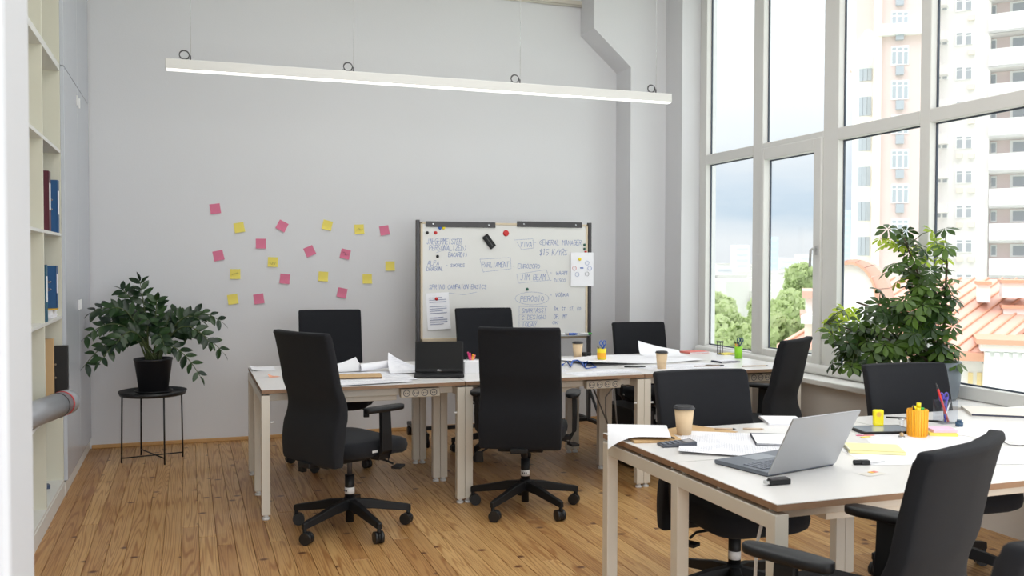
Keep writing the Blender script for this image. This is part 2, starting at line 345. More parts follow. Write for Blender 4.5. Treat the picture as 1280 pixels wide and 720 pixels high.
# sill board and the rounded white lining on it
struct(MB().b2((4.06, -3.3, ZS-.04), (XF+.06, YR, ZS)).build('trim_2', SILL, bev=.008))
struct(MB().b2((XF-.07, 4.45, ZS), (XF, 7.2, ZS+.074)).build('trim_3', FRM, bev=.03, seg=5))
# socket plate below the sill, seen under the desk
so_ = Gx(927, 508, XW); sk = MB(); sk.b2((XW-.012, so_.y-.12, so_.z-.04), (XW, so_.y+.12, so_.z+.04)); sk = sk.build('wall_socket', WLAB, bev=.004); tag(sk, 'white triple wall socket low on the window wall behind the desks', 'socket')

# ------------------------------------------------------------------ outdoors (haze put into the pale wall and leaf colours)
OFF = dict(cream=mat('stucco_cream', (242, 235, 225), .9, var=.02), white=mat('stucco_white', (244, 243, 242), .9), pink=mat('stucco_pink', (230, 210, 206), .9, var=.02),
           recess=mat('recess_pink', (238, 222, 220), .9), peach=mat('stucco_peach', (236, 216, 190), .9), tile=mat('roof_metal_red', (222, 178, 162), .55, var=.05, vscale=2), glass=mat('far_glass', (180, 186, 194), .4), fr=mat('far_window_white', (252, 252, 252), .6),
           grey=mat('gutter_grey', (150, 152, 156), .6), yel=mat('blind_yellow', (244, 222, 168), .8), orange=mat('roof_edge_orange', (216, 164, 138), .6))
class Facade:
    """vertical plane through pixel (px,329) at a depth, turned by ang; local x along it, local -y towards the room, z up"""
    def __init__(s, px, dep, ang, name, label, cat):
        P = Gd(px, 329, dep); s.o = Vector((P.x, P.y, 0)); fw = Vector((sin(YAW), cos(YAW), 0)); rt = Vector((cos(YAW), -sin(YAW), 0))
        s.u = rt*cos(ang)-fw*sin(ang); s.n = Vector((s.u.y, -s.u.x, 0))
        if s.n.dot(-fw) < 0: s.n = -s.n
        s.e = empty(name, s.o, atan2(s.u.y, s.u.x), label, cat)
    def hit(s, px, py, out=0):
        d = ray(px, py); c = s.o+s.n*out; t = (c-CAM).dot(s.n)/d.dot(s.n); P = CAM+d*t; return (P-s.o).dot(s.u), P.z
    def box(s, name, px0, py0, px1, py1, m, o0=-.3, o1=0, mb=None):
        a, za = s.hit(px0, (py0+py1)/2, o1); b, zb = s.hit(px1, (py0+py1)/2, o1); mid = (px0+px1)/2
        _, z1 = s.hit(mid, py0, o1); _, z0 = s.hit(mid, py1, o1)
        q = mb or MB(); q.b2((a, -o1, z0), (b, -o0, z1))
        return q if mb else q.build(name, m, s.e)
gr = MB(); gr.b2((-600, -600, -15.2), (900, 1200, -15)); struct(gr.build('ground_outside', mat('city_ground', (196, 204, 190), .95, var=.1, vscale=.02)))
FLH = 43.2
def win3(f, px, py, w, h, n=3, sill=True):
    fr = f.box('window_frame', px-w/2, py-h/2, px+w/2, py+h/2, OFF['fr'], -.1, .12)
    mb = MB(); g = w/n
    for i in range(n):
        f.box('', px-w/2+g*i+g*.17, py-h/2+h*.10, px-w/2+g*(i+1)-g*.17, py-h/2+h*.24, None, 0, .15, mb)
        f.box('', px-w/2+g*i+g*.17, py-h/2+h*.32, px-w/2+g*(i+1)-g*.17, py+h/2-h*.06, None, 0, .15, mb)
    gp = mb.build('pane', OFF['glass'], fr)
# pink tower
T = Facade(1125, 82, .30, 'tower_block', 'tall pale pink residential tower with rounded cream bay behind the window', 'building')
T.box('shaft', 1096, -260, 1168, 560, OFF['pink'], -14, 0)
T.box('cream_strip', 1092, -260, 1101, 560, OFF['cream'], -12, .5)
T.box('upper_shaft', 1072, -260, 1094, 60, OFF['pink'], -12, -1)
bay = MB(); c0, _ = T.hit(1083, 300); c1, _ = T.hit(1096, 300); rad = abs(c1-c0)*1.35
ztop = T.hit(1080, 62)[1]
bay.lathe([(0.01, -15), (rad, -15), (rad, ztop), (rad*.02, ztop)], 28, (c0, 2.0, 0)); bay.build('round_bay', OFF['cream'], T.e)
cn = MB(); cn.lathe([(rad, ztop-1.6), (rad+.5, ztop-1.0), (rad+.5, ztop-.5), (rad+.8, ztop), (rad+.2, ztop+.6), (rad*.2, ztop+5)], 28, (c0, 2.0, 0)); cn.build('bay_cornice', OFF['white'], T.e)
T.box('belt_cornice', 1098, 28, 1168, 42, OFF['white'], -2, .7)
for k in range(-3, 7):
    yc = 22+FLH*k if k < 1 else 66+FLH*(k-1)
    win3(T, 1125, yc+3, 22, 24)
    T.box('air_conditioner', 1120, yc+16, 1130, yc+27, OFF['glass'], -.1, .5)
    a, z = T.hit(1080, yc+26, -2)
    if yc > 60:
        wb = MB()
        for j, an in enumerate((-2.05, -1.75, -1.45)):
            Mx = Matrix.Translation((c0+cos(an)*rad, 2.0+sin(an)*rad, z)) @ Matrix.Rotation(an+pi/2, 4, 'Z'); wb.box((0, 0, 0), (.34, .12, 1.7), Mx)
        wb.build('bay_window', OFF['glass'], T.e)
# white block with stacked balconies
B = Facade(1237, 84, .55, 'balcony_block', 'white residential block with stacked pink balcony recesses filling the right panes', 'building')
B.box('wall', 1162, -260, 1237, 560, OFF['white'], -12, 0)
B.box('side_wall', 1148, -260, 1170, 560, OFF['peach'], -12, -1.2)
B.box('recess_wall', 1237, -260, 1345, 560, OFF['recess'], -12, -1.1)
B.box('end_wall', 1345, -260, 1500, 560, OFF['white'], -12, 0)
for k in range(-5, 9):
    y_ = 44+FLH*k
    # parapet slab, its slope follows the facade
    a, z1 = B.hit(1238, y_-24+43.2*.0, 0); b, _ = B.hit(1345, y_, 0); z1 = B.hit(1238, y_+20, 0)[1]; z0 = B.hit(1238, y_+44, 0)[1]
    MB().b2((a, -.9, z0), (b, 1.1, z0+.25)).b2((a, -.9, z0), (b, -.75, z1)).build('balcony', OFF['white'], B.e)
    zc = (B.hit(1238, y_, 0)[1]+z1)/2
    for q, w2, hh in ((1242, .5, 1.1), (1274, 1.5, 1.2)):
        s_, _ = B.hit(q, y_+14, -1.1); o = MB().b2((s_-w2/2, 1.0, zc-hh/2), (s_+w2/2, 1.1, zc+hh/2)).build('window_frame', OFF['fr'], B.e)
        MB().b2((s_-w2*.34, .96, zc-hh*.36), (s_+w2*.34, 1.1, zc+hh*.36)).build('pane', OFF['glass'], o)
    for q, w2 in ((1177, 16), (1205, 22)):
        if k > 0 or q < 1190: win3(B, q, y_+4, w2, 17, 2)
        else: win3(B, q, y_+4, w2, 17, 2)
    B.box('air_conditioner', 1210, y_+18, 1218, y_+24, OFF['cream'], -.1, .4)
    if k > 2: B.box('air_conditioner', 1195, y_+18, 1203, y_+24, OFF['cream'], -.1, .4)
    B.box('balcony_slab', 1164, y_-6, 1184, y_+6, OFF['white'], -.2, 1.3)
# nearer house: rounded gable, red roof, chimneys
Hs = Facade(1165, 24, .42, 'red_roofed_house', 'white house with curved gable, red metal roof and chimneys below the window', 'building')
def hz(py, dep): return CAM.z-(py-329)/FPX*dep
Hs.box('wall', 1003, 404, 1118, 900, OFF['cream'], -6, 0); Hs.box('wall', 1118, 446, 1246, 900, OFF['white'], -6, 0)
Hs.box('cornice', 1001, 396, 1120, 406, OFF['white'], -6, .35)
# curved gable front with tiled rim
gc, gz = Hs.hit(1062, 378, .1); gr1 = abs(Hs.hit(1096, 378, .1)[0]-gc); nn = 24
def arch(mb, ci, ri, hi, co, ro, ho, y0, y1, a0, a1, n):
    P = [(ci+ri*cos(a0+(a1-a0)*i/n), gz+hi*sin(a0+(a1-a0)*i/n)) for i in range(n+1)]+[(co+ro*cos(a1-(a1-a0)*i/n), gz+ho*sin(a1-(a1-a0)*i/n)) for i in range(n+1)]
    k = len(P); mb.add([(x, y0, z) for x, z in P]+[(x, y1, z) for x, z in P], [tuple(range(k)), tuple(range(2*k-1, k-1, -1))]+[(i, k+i, k+(i+1) % k, (i+1) % k) for i in range(k)])
gb = MB(); h0 = gr1*1.55; arch(gb, gc, .001, .001, gc, gr1, h0, -.15, .3, 0, pi, nn); gb.box((gc, .07, gz-.6), (gr1*2, .44, 1.25)); gb.build('gable_wall', OFF['white'], Hs.e, fix=True)
for i in range(9):
    t = MB(); a0, a1 = pi*(i+.02)/9, pi*(i+.98)/9; arch(t, gc, gr1*1.01, h0*1.01, gc+gr1*.18, gr1*1.36, h0*1.10, -.3, 1.8, a0, a1, 4); t.build('gable_tile', OFF['tile'], Hs.e, fix=True)
t = MB(); arch(t, gc, gr1*.96, h0*.97, gc, gr1*1.04, h0*1.03, -.38, -.28, 0, pi, 24); t.build('gable_rim', OFF['orange'], Hs.e, fix=True)
Hs.box('ridge_band', 1104, 376, 1136, 386, OFF['tile'], -3, .1)
# main roof plane with standing seams
e0, ze = Hs.hit(1120, 436, .5); e1, _ = Hs.hit(1243, 445, .5)
zr = ze+1.75; dpt = 5.2
SHX = 2.6
def roof(name, s0, s1, z0, z1, y0, y1, seams, th=.12):
    q = MB(); q.add([(s0, y0, z0), (s1, y0, z0), (s1+SHX, y1, z1), (s0+SHX, y1, z1), (s0, y0, z0-th), (s1, y0, z0-th), (s1+SHX, y1, z1-th), (s0+SHX, y1, z1-th)], [(0, 1, 2, 3), (7, 6, 5, 4), (4, 5, 1, 0), (5, 6, 2, 1), (6, 7, 3, 2), (7, 4, 0, 3)])
    r = q.build(name, OFF['tile'], Hs.e)
    for i in range(seams):
        sx0 = s0+(s1-s0)*(i+.5)/seams; k = .025
        MB().add([(sx0-k, y0, z0), (sx0+k, y0, z0), (sx0+SHX+k, y1, z1), (sx0+SHX-k, y1, z1), (sx0-k, y0, z0+.05), (sx0+k, y0, z0+.05), (sx0+SHX+k, y1, z1+.05), (sx0+SHX-k, y1, z1+.05)], [(0, 1, 5, 4), (1, 2, 6, 5), (2, 3, 7, 6), (3, 0, 4, 7), (4, 5, 6, 7)]).build('roof_seam', OFF['orange'], r)
roof('roof', e0-3, e1, ze, zr, -.5, dpt, 14)
MB().b2((e0, -.7, ze-.22), (e1, -.45, ze-.02)).build('gutter', OFF['orange'], Hs.e)
e2, _ = Hs.hit(1330, 474, .5)
roof('roof', e1, e1+6, ze+.55, zr, 1.6, dpt, 10)
# projecting wing on the right with dentil cornice
wx, wz = Hs.hit(1232, 424, 1.2); MB().b2((wx, -1.0, -15), (wx+9, 2.2, wz-.12)).build('wing_wall', OFF['white'], Hs.e)
MB().b2((wx-.2, -1.3, wz-.12), (wx+9, 2.2, wz)).build('wing_cornice', OFF['orange'], Hs.e)
MB().b2((wx-.1, -1.15, wz-.30), (wx+9, 1.2, wz-.13)).build('wing_frieze', OFF['white'], Hs.e)
for i in range(26): MB().b2((wx+.2*i, -1.1, wz-.46), (wx+.2*i+.11, -.98, wz-.32)).build('dentil', OFF['white'], Hs.e)
for (a, b, c, d) in ((1254, 384, 1290, 410), (1223, 354, 1238, 372), (1253, 352, 1290, 366)):
    o = Hs.box('chimney', a, b, c, d+6, OFF['white'], -3.4, -2.2)
    Hs.box('chimney_cap', a-2, b-2, c+2, b+2, OFF['orange'], -3.5, -2.1)
for px in (1213, 1224, 1235):
    Hs.box('window_opening', px-3, 466, px+3, 484, OFF['yel'], -.1, .05)
for px in range(1012, 1116, 22): Hs.box('window_opening', px-4, 425, px+4, 450, OFF['glass'], -.1, .04)
gx, gz_ = Hs.hit(1240, 478, .5); MB().tube([(gx-.25, -.55, ze-.15), (gx-.05, -.3, ze-.4), (gx, -.12, ze-.75), (gx, -.12, ze-4)], .06).build('downpipe', OFF['grey'], Hs.e)
H2 = Facade(1010, 34, .3, 'corner_house', 'small white house corner with red roof edge beyond the trees', 'building')
H2.box('wall', 1006, 372, 1040, 700, OFF['white'], -4, 0); H2.box('roof_edge', 1003, 364, 1042, 373, OFF['tile'], -4, .3); H2.box('roof_edge', 1000, 392, 1040, 398, OFF['tile'], -2, .9)
# far city
rc = random.Random(11)
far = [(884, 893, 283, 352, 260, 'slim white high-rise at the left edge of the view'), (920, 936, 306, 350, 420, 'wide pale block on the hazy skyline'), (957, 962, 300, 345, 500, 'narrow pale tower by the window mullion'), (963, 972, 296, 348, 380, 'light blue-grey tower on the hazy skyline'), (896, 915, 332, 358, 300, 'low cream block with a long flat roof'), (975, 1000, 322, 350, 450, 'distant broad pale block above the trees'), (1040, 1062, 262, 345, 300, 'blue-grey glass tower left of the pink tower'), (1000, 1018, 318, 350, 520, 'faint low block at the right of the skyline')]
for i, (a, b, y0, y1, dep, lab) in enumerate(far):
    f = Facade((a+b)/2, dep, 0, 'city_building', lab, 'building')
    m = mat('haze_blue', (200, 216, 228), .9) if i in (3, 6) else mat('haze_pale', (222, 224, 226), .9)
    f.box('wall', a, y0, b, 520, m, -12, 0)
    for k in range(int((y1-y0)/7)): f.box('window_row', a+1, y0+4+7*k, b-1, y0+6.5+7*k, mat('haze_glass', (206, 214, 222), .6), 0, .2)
# city roofs as countless small blocks
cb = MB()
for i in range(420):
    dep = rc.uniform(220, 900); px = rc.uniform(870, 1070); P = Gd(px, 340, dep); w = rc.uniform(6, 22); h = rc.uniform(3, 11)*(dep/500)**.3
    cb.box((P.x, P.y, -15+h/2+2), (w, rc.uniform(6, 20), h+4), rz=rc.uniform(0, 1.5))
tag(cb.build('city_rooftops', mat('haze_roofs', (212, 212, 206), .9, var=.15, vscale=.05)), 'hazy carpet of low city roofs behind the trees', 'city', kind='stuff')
# trees
TL = leafmat('tree_leaf', (190, 206, 148), (206, 218, 172), .5, .6)
def tree(px, ptop, dep, wpx, lab, seed, nl=5200):
    rt = random.Random(seed); P = Gd(px, ptop, dep); w = wpx/FPX*dep/2; ztop = P.z; zb = max(ztop-2.3*w, -14)
    e = empty('tree', (P.x, P.y, -15), 0, lab, 'tree', 'trees below the window')
    MB().tube([(0, 0, 0), (.1, 0, (zb+15)*.6), (0, .1, zb+15+w)], [.35, .28, .15], 8).build('trunk', BARK, e)
    lumps = [(Vector((rt.uniform(-.62, .62)*w, rt.uniform(-.62, .62)*w, rt.uniform(.1, .82)*(ztop-zb)+zb+15)), rt.uniform(.28, .46)*w) for _ in range(22)]+[(Vector((0, 0, ztop+15-.35*w)), .36*w)]
    m = MB(); vs, fs = [], []
    for i in range(nl):
        c, r_ = lumps[i % len(lumps)]; d = Vector((rt.gauss(0, 1), rt.gauss(0, 1), rt.gauss(0, 1))).normalized(); p = c+d*r_*rt.uniform(.75, 1.05)
        a = (d+Vector((rt.uniform(-1, 1), rt.uniform(-1, 1), rt.uniform(-1, 1)))*.7).normalized(); u = a.orthogonal().normalized(); v = a.cross(u); s_ = rt.uniform(.12, .30)*dep/45
        k = len(vs); vs += [p-u*s_, p-v*s_*.6, p+u*s_, p+v*s_*.6]; fs.append((k, k+1, k+2, k+3))
    m.add(vs, fs); o = m.build('crown', TL, e); o['kind'] = 'stuff'
for a in ((906, 378, 42, 92, 'wide light green tree at the left below the far pane', 1), (950, 372, 46, 80, 'light green tree behind the window mullion', 2), (988, 362, 50, 88, 'broad light green tree under the opening sash', 3),
          (1005, 330, 70, 56, 'tall airy tree rising above the others near the handle', 4), (968, 392, 36, 80, 'nearest bright green tree low in the sash pane', 5), (926, 404, 34, 84, 'nearest bright green tree low in the first pane', 6), (884, 362, 60, 60, 'hazy green tree at the left window edge', 7), (1000, 420, 32, 40, 'darker green bush tree beside the white house corner', 8)): tree(*a)

# ------------------------------------------------------------------ shelf cabinet on the left
XS = -.733
cab = empty('shelf_cabinet', (XS-.2, 5, 0), 0, 'tall white built-in open shelves at the left, holding binders', 'shelving')
def C_(m, name, p, q, parent=cab, bev=.0015):
    o = MB().b2([p[i]-cab.location[i] for i in range(3)], [q[i]-cab.location[i] for i in range(3)]).build(name, m, parent, bev=bev); return o
xb = -1.33
C_(CABI, 'back_panel', (xb, 1.56, .09), (xb+.012, 6.285, ZC-.05))
for yv in (6.265, 5.535, 4.775, 4.045, 3.315, 2.585):
    C_(CABI, 'divider', (xb+.012, yv, .09), (XS, yv+.018, ZC-.05))
for z0, z1 in ((.09, .108), (.595, .613), (1.102, 1.12), (1.607, 1.625), (2.113, 2.133), (2.614, 2.655), (3.15, 3.17), (3.68, 3.70)):
    C_(CABW, 'shelf', (xb+.012, 1.56, z0), (XS+.001, 6.265, z1))
C_(CABW, 'plinth', (xb, 1.56, 0), (XS+.004, 6.285, .09))
wd = empty('wardrobe_cabinet', (XL, 6.3, 0), 0, 'tall grey-white glossy cupboard doors between open shelves and back wall', 'cupboard')
def W_(m, name, p, q, bev=.002):
    return MB().b2([p[i]-wd.location[i] for i in range(3)], [q[i]-wd.location[i] for i in range(3)]).build(name, m, wd, bev=bev)
W_(CABW, 'carcass', (xb, 6.29, .08), (XL-.024, YB-.002, ZC-.05)); W_(CABW, 'plinth', (xb, 6.29, 0), (XS+.006, YB-.002, .08))
for y0, y1 in ((6.32, 7.05), (7.054, 7.815)):
    for z0, z1 in ((.09, 2.655), (2.661, ZC-.06)):
        W_(CABD, 'door', (XL-.022, y0, z0), (XL, y1, z1))
for yv in (6.99, 7.11):
    for zz in (1.12, 2.52): W_(WLAB, 'handle', (XL, yv-.008, zz), (XL+.012, yv+.008, zz+.07), bev=.003)
# binders
def binder(y1, z0, h, m, lab, th=.07, dx=.03):
    e = empty('ring_binder', (XS-dx, y1, z0), 0, lab, 'binder', 'binders on the white shelves')
    MB().b2((-.285, 0, 0), (0, .003, h)).b2((-.285, th, 0), (0, th+.003, h)).b2((-.003, 0, 0), (0, th+.003, h)).build('cover', m, e, bev=.001)
    MB().b2((-.275, .006, .008), (-.02, th-.006, h-.03)).build('paper_block', PAPER, e)
    for zz in (h*.44, h*.62):
        r = MB()
        a = [(-.055+.028*cos(t*pi/8), -.002, zz+.006*sin(t*pi/8)) for t in range(17)]; r.tube(a, .0022, 6, False); r.build('ring_slot', CHR, e)
    MB().b2((-.001, th*.2, h*.35), (.002, th*.8, h*.8)).build('spine_label', PAPER, e)
binder(5.74, 1.625, .335, MAR, 'dark maroon ring binder standing on the upper shelf', .075, -.002)
binder(6.12, 1.625, .315, BBL, 'blue ring binder behind the maroon one on the upper shelf', .07, .0)
binder(5.60, 1.12, .315, TEA, 'teal ring binder standing on the middle shelf', .07, .0)
sp = MB(); 
for k in range(6): sp.box((XS-.16, 6.06, 1.1215+.0085*k+.004), (.29, .20, .008), rz=rnd.uniform(-.04, .04))
tag(sp.build('paper_stack', PAPER), 'low stack of loose white papers under the blue binder on the middle shelf', 'papers')
tag(MB().box((XS-.06, 6.02, 1.174), (.14, .14, .006), rz=.1).build('envelope', AMB), 'small amber envelope lying on the paper stack', 'envelope')
binder(6.03, 1.178, .25, BBL, 'bright blue ring binder standing on the paper stack', .07, .0)
tag(MB().box((XS-.17, 6.13, .613+.19), (.28, .035, .375)).build('cardboard_box', mat('cardboard', (206, 172, 128), .8), bev=.003), 'tall light brown cardboard box on the lower shelf', 'box')
bb = empty('box_file', (XS-.035, 6.19, .613), 0, 'black box file sticking out of the lower shelf', 'binder')
MB().b2((-.26, -.03, 0), (.075, .03, .33)).build('cover', BLK, bb, bev=.003)
for zz in (.14, .22): MB().cyl((.01, -.032, zz), (.01, -.030, zz), .006, 10).build('rivet', CHR, bb)
tb = empty('document_tube', (-.86, 6.05, .70), 0, 'grey poster tube with red band lying on the lower shelf', 'tube')
tb.location = (0, 0, 0)
A0, A1 = Vector((-.836, 4.81, .682)), Vector((-.630, 5.60, .682))
dd = (A1-A0).normalized()
MB().cyl(A0, A1-dd*.09, .066, 28).build('barrel', GREYT, tb)
MB().cyl(A1-dd*.09, A1-dd*.075, .068, 28).build('red_band', mat('band_red', (196, 60, 66), .4), tb)
MB().cyl(A1-dd*.075, A1, .0675, 28).build('end_cap', GREYT, tb, bev=.006)
MB().cyl(A1-dd*.15, A1-dd*.142, .068, 28).build('seam_ring', DKM, tb)
tag(MB().box((XS-.08, 6.05, .12), (.06, .05, .025), rz=.3).build('small_tray', mat('tray_blue', (70, 84, 110), .5), bev=.004), 'small dark blue gadget on the cabinet floor panel', 'gadget')

# ------------------------------------------------------------------ pendant lamp
la = empty('pendant_lamp', (1.57, 5.9, 2.588), 0, 'long white linear pendant lamp hanging on thin wires', 'lamp')
MB().b2((-1.69, -.03, .012), (1.69, .03, .070)).build('housing', mat('lamp_white', (222, 221, 218), .45), la, bev=.003)
ld = MB().b2((-1.685, -.026, .005), (1.685, .026, .014)).build('diffuser', mat('lamp_diffuser', (255, 253, 250), .5, emit=1.0), la)
for px in (-1.548, -.571, .55, 1.577):
    w = MB(); w.tube([(px, 0, .07), (px+.002, 0, .5), (px-.006, 0, 1.0), (px-.004, 0, ZC-2.588)], .0011, 5); w.build('wire', CHR, la)
    c = MB(); c.cyl((px, 0, .07), (px, 0, .10), .004)
    for k in range(2): c.tube([(px-.035+.028*cos(t*pi/8), .006*k, .100+.026*sin(t*pi/8)+.004*k) for t in range(17)], .003, 5, False)
    c.tube([(px-.07, 0, .082), (px-.04, 0, .078), (px, 0, .08)], .0018, 5); c.build('wire_coil', DKM, la)

# ------------------------------------------------------------------ sticky notes
notes = [(269, 261, 'p', 8), (299, 284.5, 'y', 10), (352.5, 282.5, 'p', -28), (326, 304.5, 'p', 0), (273, 319.5, 'p', 12), (341, 327.5, 'y', -2), (294, 342.5, 'y', 0), (356, 348.5, 'p', -6), (291, 374, 'y', 8), (323.5, 373.5, 'p', 8),
         (387, 314, 'p', 24), (409, 281.5, 'y', -14), (449, 286.5, 'y', 3), (480.5, 288, 'p', 10), (431.5, 317.5, 'p', -14), (404, 345.5, 'y', -4), (427.5, 366, 'p', -12), (459, 348.5, 'y', 0), (487.5, 332.5, 'y', 0)]
nlab = ['topmost pink note of the wall cluster, far upper left', 'yellow note below and right of the topmost pink note', 'pink note turned on its corner, in the upper row', 'upright pink note under the tilted upper pink note', 'pink note at the far left of the cluster', 'yellow note with handwriting in the middle of the cluster', 'yellow note at far left below the left pink note', 'pink note just below and right of the written middle yellow note', 'yellow note with curled edge at the lower left corner', 'lowest pink note, beside the lower left yellow note',
        'strongly tilted pink note in the middle of the cluster', 'yellow tilted note in the upper row', 'yellow note with handwriting in the upper right row', 'pink note at the upper right end', 'pink note with dark scribble, right of the middle', 'yellow note in the lower middle', 'lowest pink note on the right half', 'yellow note at the lower right', 'rightmost yellow note of the wall cluster']
for (px, py, c, a), lb in zip(notes, nlab):
    P = Gy(px, py, YB); s = .040; e = MB(); gN = 6; vs = []; fs = []
    for i in range(gN+1):
        for j in range(gN+1):
            u, v = i/gN*2-1, j/gN*2-1; off = .002+.010*max(0, -v)**2+(.006*max(0, u)*max(0, -v))
            vs.append((u*s, -off, v*s))
    fs = [(i*(gN+1)+j, (i+1)*(gN+1)+j, (i+1)*(gN+1)+j+1, i*(gN+1)+j+1) for i in range(gN) for j in range(gN)]
    e.add(vs, fs, True); o = e.build('sticky_note', PINK if c == 'p' else YEL, loc=(P.x, YB, P.z)); o.rotation_euler = (0, R(-a), 0)
    tag(o, lb+' on the white wall', 'note', 'sticky notes on the back wall')
    if px in (341, 449, 431.5, 294):
        r2 = random.Random(int(px)); q = MB(); pts = [(-.026+.0065*k, -.016, r2.uniform(-.012, .016)-(.01 if px == 341 else 0)) for k in range(9)]; q.tube(pts, .0012, 4); q.build('handwriting', INKD, o)

# ------------------------------------------------------------------ stroke lettering for handwriting
FONT = {'A': '00 26 40/12 32', 'B': '00 06 36 44 33 03/33 42 30 00', 'C': '45 26 04 02 20 41', 'D': '00 06 25 43 41 20 00', 'E': '40 00 06 46/03 33', 'F': '00 06 46/03 33', 'G': '45 26 04 02 20 41 43 23', 'H': '00 06/40 46/03 43', 'I': '20 26', 'J': '36 31 20 01', 'K': '00 06/46 02/13 40', 'L': '06 00 40', 'M': '00 06 23 46 40', 'N': '00 06 40 46', 'O': '20 02 04 26 44 42 20', 'P': '00 06 36 44 33 03', 'R': '00 06 36 44 33 03/23 40', 'S': '45 26 05 14 32 41 20 01', 'T': '20 26/06 46', 'U': '06 01 20 41 46', 'V': '06 20 46', 'W': '06 10 24 30 46', 'Y': '06 23 46/23 20', 'Z': '06 46 00 40', 'X': '00 46/06 40', 'Q': '20 02 04 26 44 42 20/22 40', '$': '45 26 05 14 32 41 20 01/27 2:', '1': '15 26 20', '5': '46 06 03 33 42 20 00', '0': '20 02 04 26 44 42 20', '-': '13 33', ',': '21 10', '/': '00 46', '!': '26 22/21 20', '(': '36 14 12 30', ')': '16 34 32 10', ' ': ''}
def strokes(text, w, h, seed=1, jit=.22):
    r = random.Random(seed); out = []; cw = w/max(1, len(text)); sh = .18*h
    for i, ch in enumerate(text):
        g = FONT.get(ch, '')
        if not g: continue
        sc = r.uniform(.85, 1.08)
        for stt in g.split('/'):
            pts = []
            for t in stt.split():
                a = int(t[0]); b = -1 if t[1] == ':' else int(t[1])
                pts.append((cw*(i+.1)+a/4*cw*.78+r.uniform(-1, 1)*cw*jit*.12+sh*b/6*.6, b/6*h*sc+r.uniform(-1, 1)*h*jit*.08))
            out.append(pts)
    return out
def ribbon(mb, pts, y, hw):
    for (x0, z0), (x1, z1) in zip(pts, pts[1:]):
        d = Vector((x1-x0, z1-z0)); l = d.length or 1e-6; nx, nz = -d.y/l*hw, d.x/l*hw; ex, ez = d.x/l*hw*.5, d.y/l*hw*.5
        mb.add([(x0+nx-ex, y, z0+nz-ez), (x0-nx-ex, y, z0-nz-ez), (x1-nx+ex, y, z1-nz+ez), (x1+nx+ex, y, z1+nz+ez)], [(0, 1, 2, 3)])

# ------------------------------------------------------------------ whiteboard
YW = 7.32
def bw(px, py): P = Gy(px, py, YW-.012); return P.x, P.z
xl, zt = bw(525.5, 277); xr, _ = bw(735, 277); zb_ = bw(560, 427)[1]
wb = empty('whiteboard', ((xl+xr)/2, YW, 0), 0, 'wheeled magnetic whiteboard covered in blue handwriting beside the pillar', 'whiteboard')
def B_(m, name, p, q, bev=.002, parent=wb):
    return MB().b2([p[0]-wb.location.x, p[1]-YW, p[2]], [q[0]-wb.location.x, q[1]-YW, q[2]]).build(name, m, parent, bev=bev)
B_(BRD, 'panel', (xl+.01, YW-.010, zb_+.01), (xr-.01, YW+.010, zt-.01), 0)
fr_ = MB(); cx = wb.location.x
for p, q in (((xl, zt-.018), (xr, zt)), ((xl, zb_), (xr, zb_+.03)), ((xl, zb_), (xl+.02, zt)), ((xr-.02, zb_), (xr, zt))): fr_.b2((p[0]-cx, -.016, p[1]), (q[0]-cx, .016, q[1]))
fr_.build('frame', BRDF, wb, bev=.004)
ps = MB()
for xx in (xl-.02, xr+.018):
    B_(DKM, 'post', (xx-.014, YW-.02, .10), (xx+.014, YW+.02, zt+.015), .003)
    B_(BLK, 'foot', (xx-.02, YW-.31, .085), (xx+.02, YW+.31, .115), .004)
    for yy in (-.29, .29):
        c = MB(); c.cyl((xx-cx-.018, yy, .036), (xx-cx-.004, yy, .036), .036, 18).cyl((xx-cx+.004, yy, .036), (xx-cx+.018, yy, .036), .036, 18).box((xx-cx, yy, .07), (.03, .04, .04)); c.build('caster', PLA, wb)
    MB().tube([(xx-cx, -.27, .11), (xx-cx, -.02, .36)], .012, 8).build('brace', BLK, wb)
B_(BLK, 'crossbar', (xl-.02, YW-.015, .085), (xr+.02, YW+.015, .115), .003)
for a, b in ((532, 619), (646, 727)):
    x0, z0 = bw(a, 283.5); x1, z1 = bw(b, 278)
    r_ = B_(DKM, 'clip_rail', (x0, YW-.022, z0), (x1, YW-.010, z1), .002)
    for t in (.1, .9): q = MB(); xx = x0+(x1-x0)*t-cx; q.cyl((xx, -.022, (z0+z1)/2), (xx, -.026, (z0+z1)/2), .006, 10); q.build('rivet', CHR, r_)
x0, z0 = bw(600, 421.5); x1, _ = bw(733, 421.5)
B_(mat('tray_alu', (196, 198, 200), .35, metal=.5), 'pen_tray', (x0, YW-.075, z0-.006), (x1, YW-.012, z0), .001)
def wr(text, px0, py1, px1, py0, seed=1, m=INK, hw=.0016):
    x0, z0 = bw(px0, py1); x1, z1 = bw(px1, py0); mb = MB()
    for s_ in strokes(text, x1-x0, z1-z0, seed): ribbon(mb, [(x0-cx+a, z0+b) for a, b in s_], -.0108, hw)
    return tag(mb.build('handwriting', m, wb), kind='stuff')
def ol(pts, hw=.0010):
    mb = MB(); q = [bw(*p) for p in pts]; ribbon(mb, [(a-cx, b) for a, b in q], -.0108, hw); return mb.build('ink_outline', INK, wb)
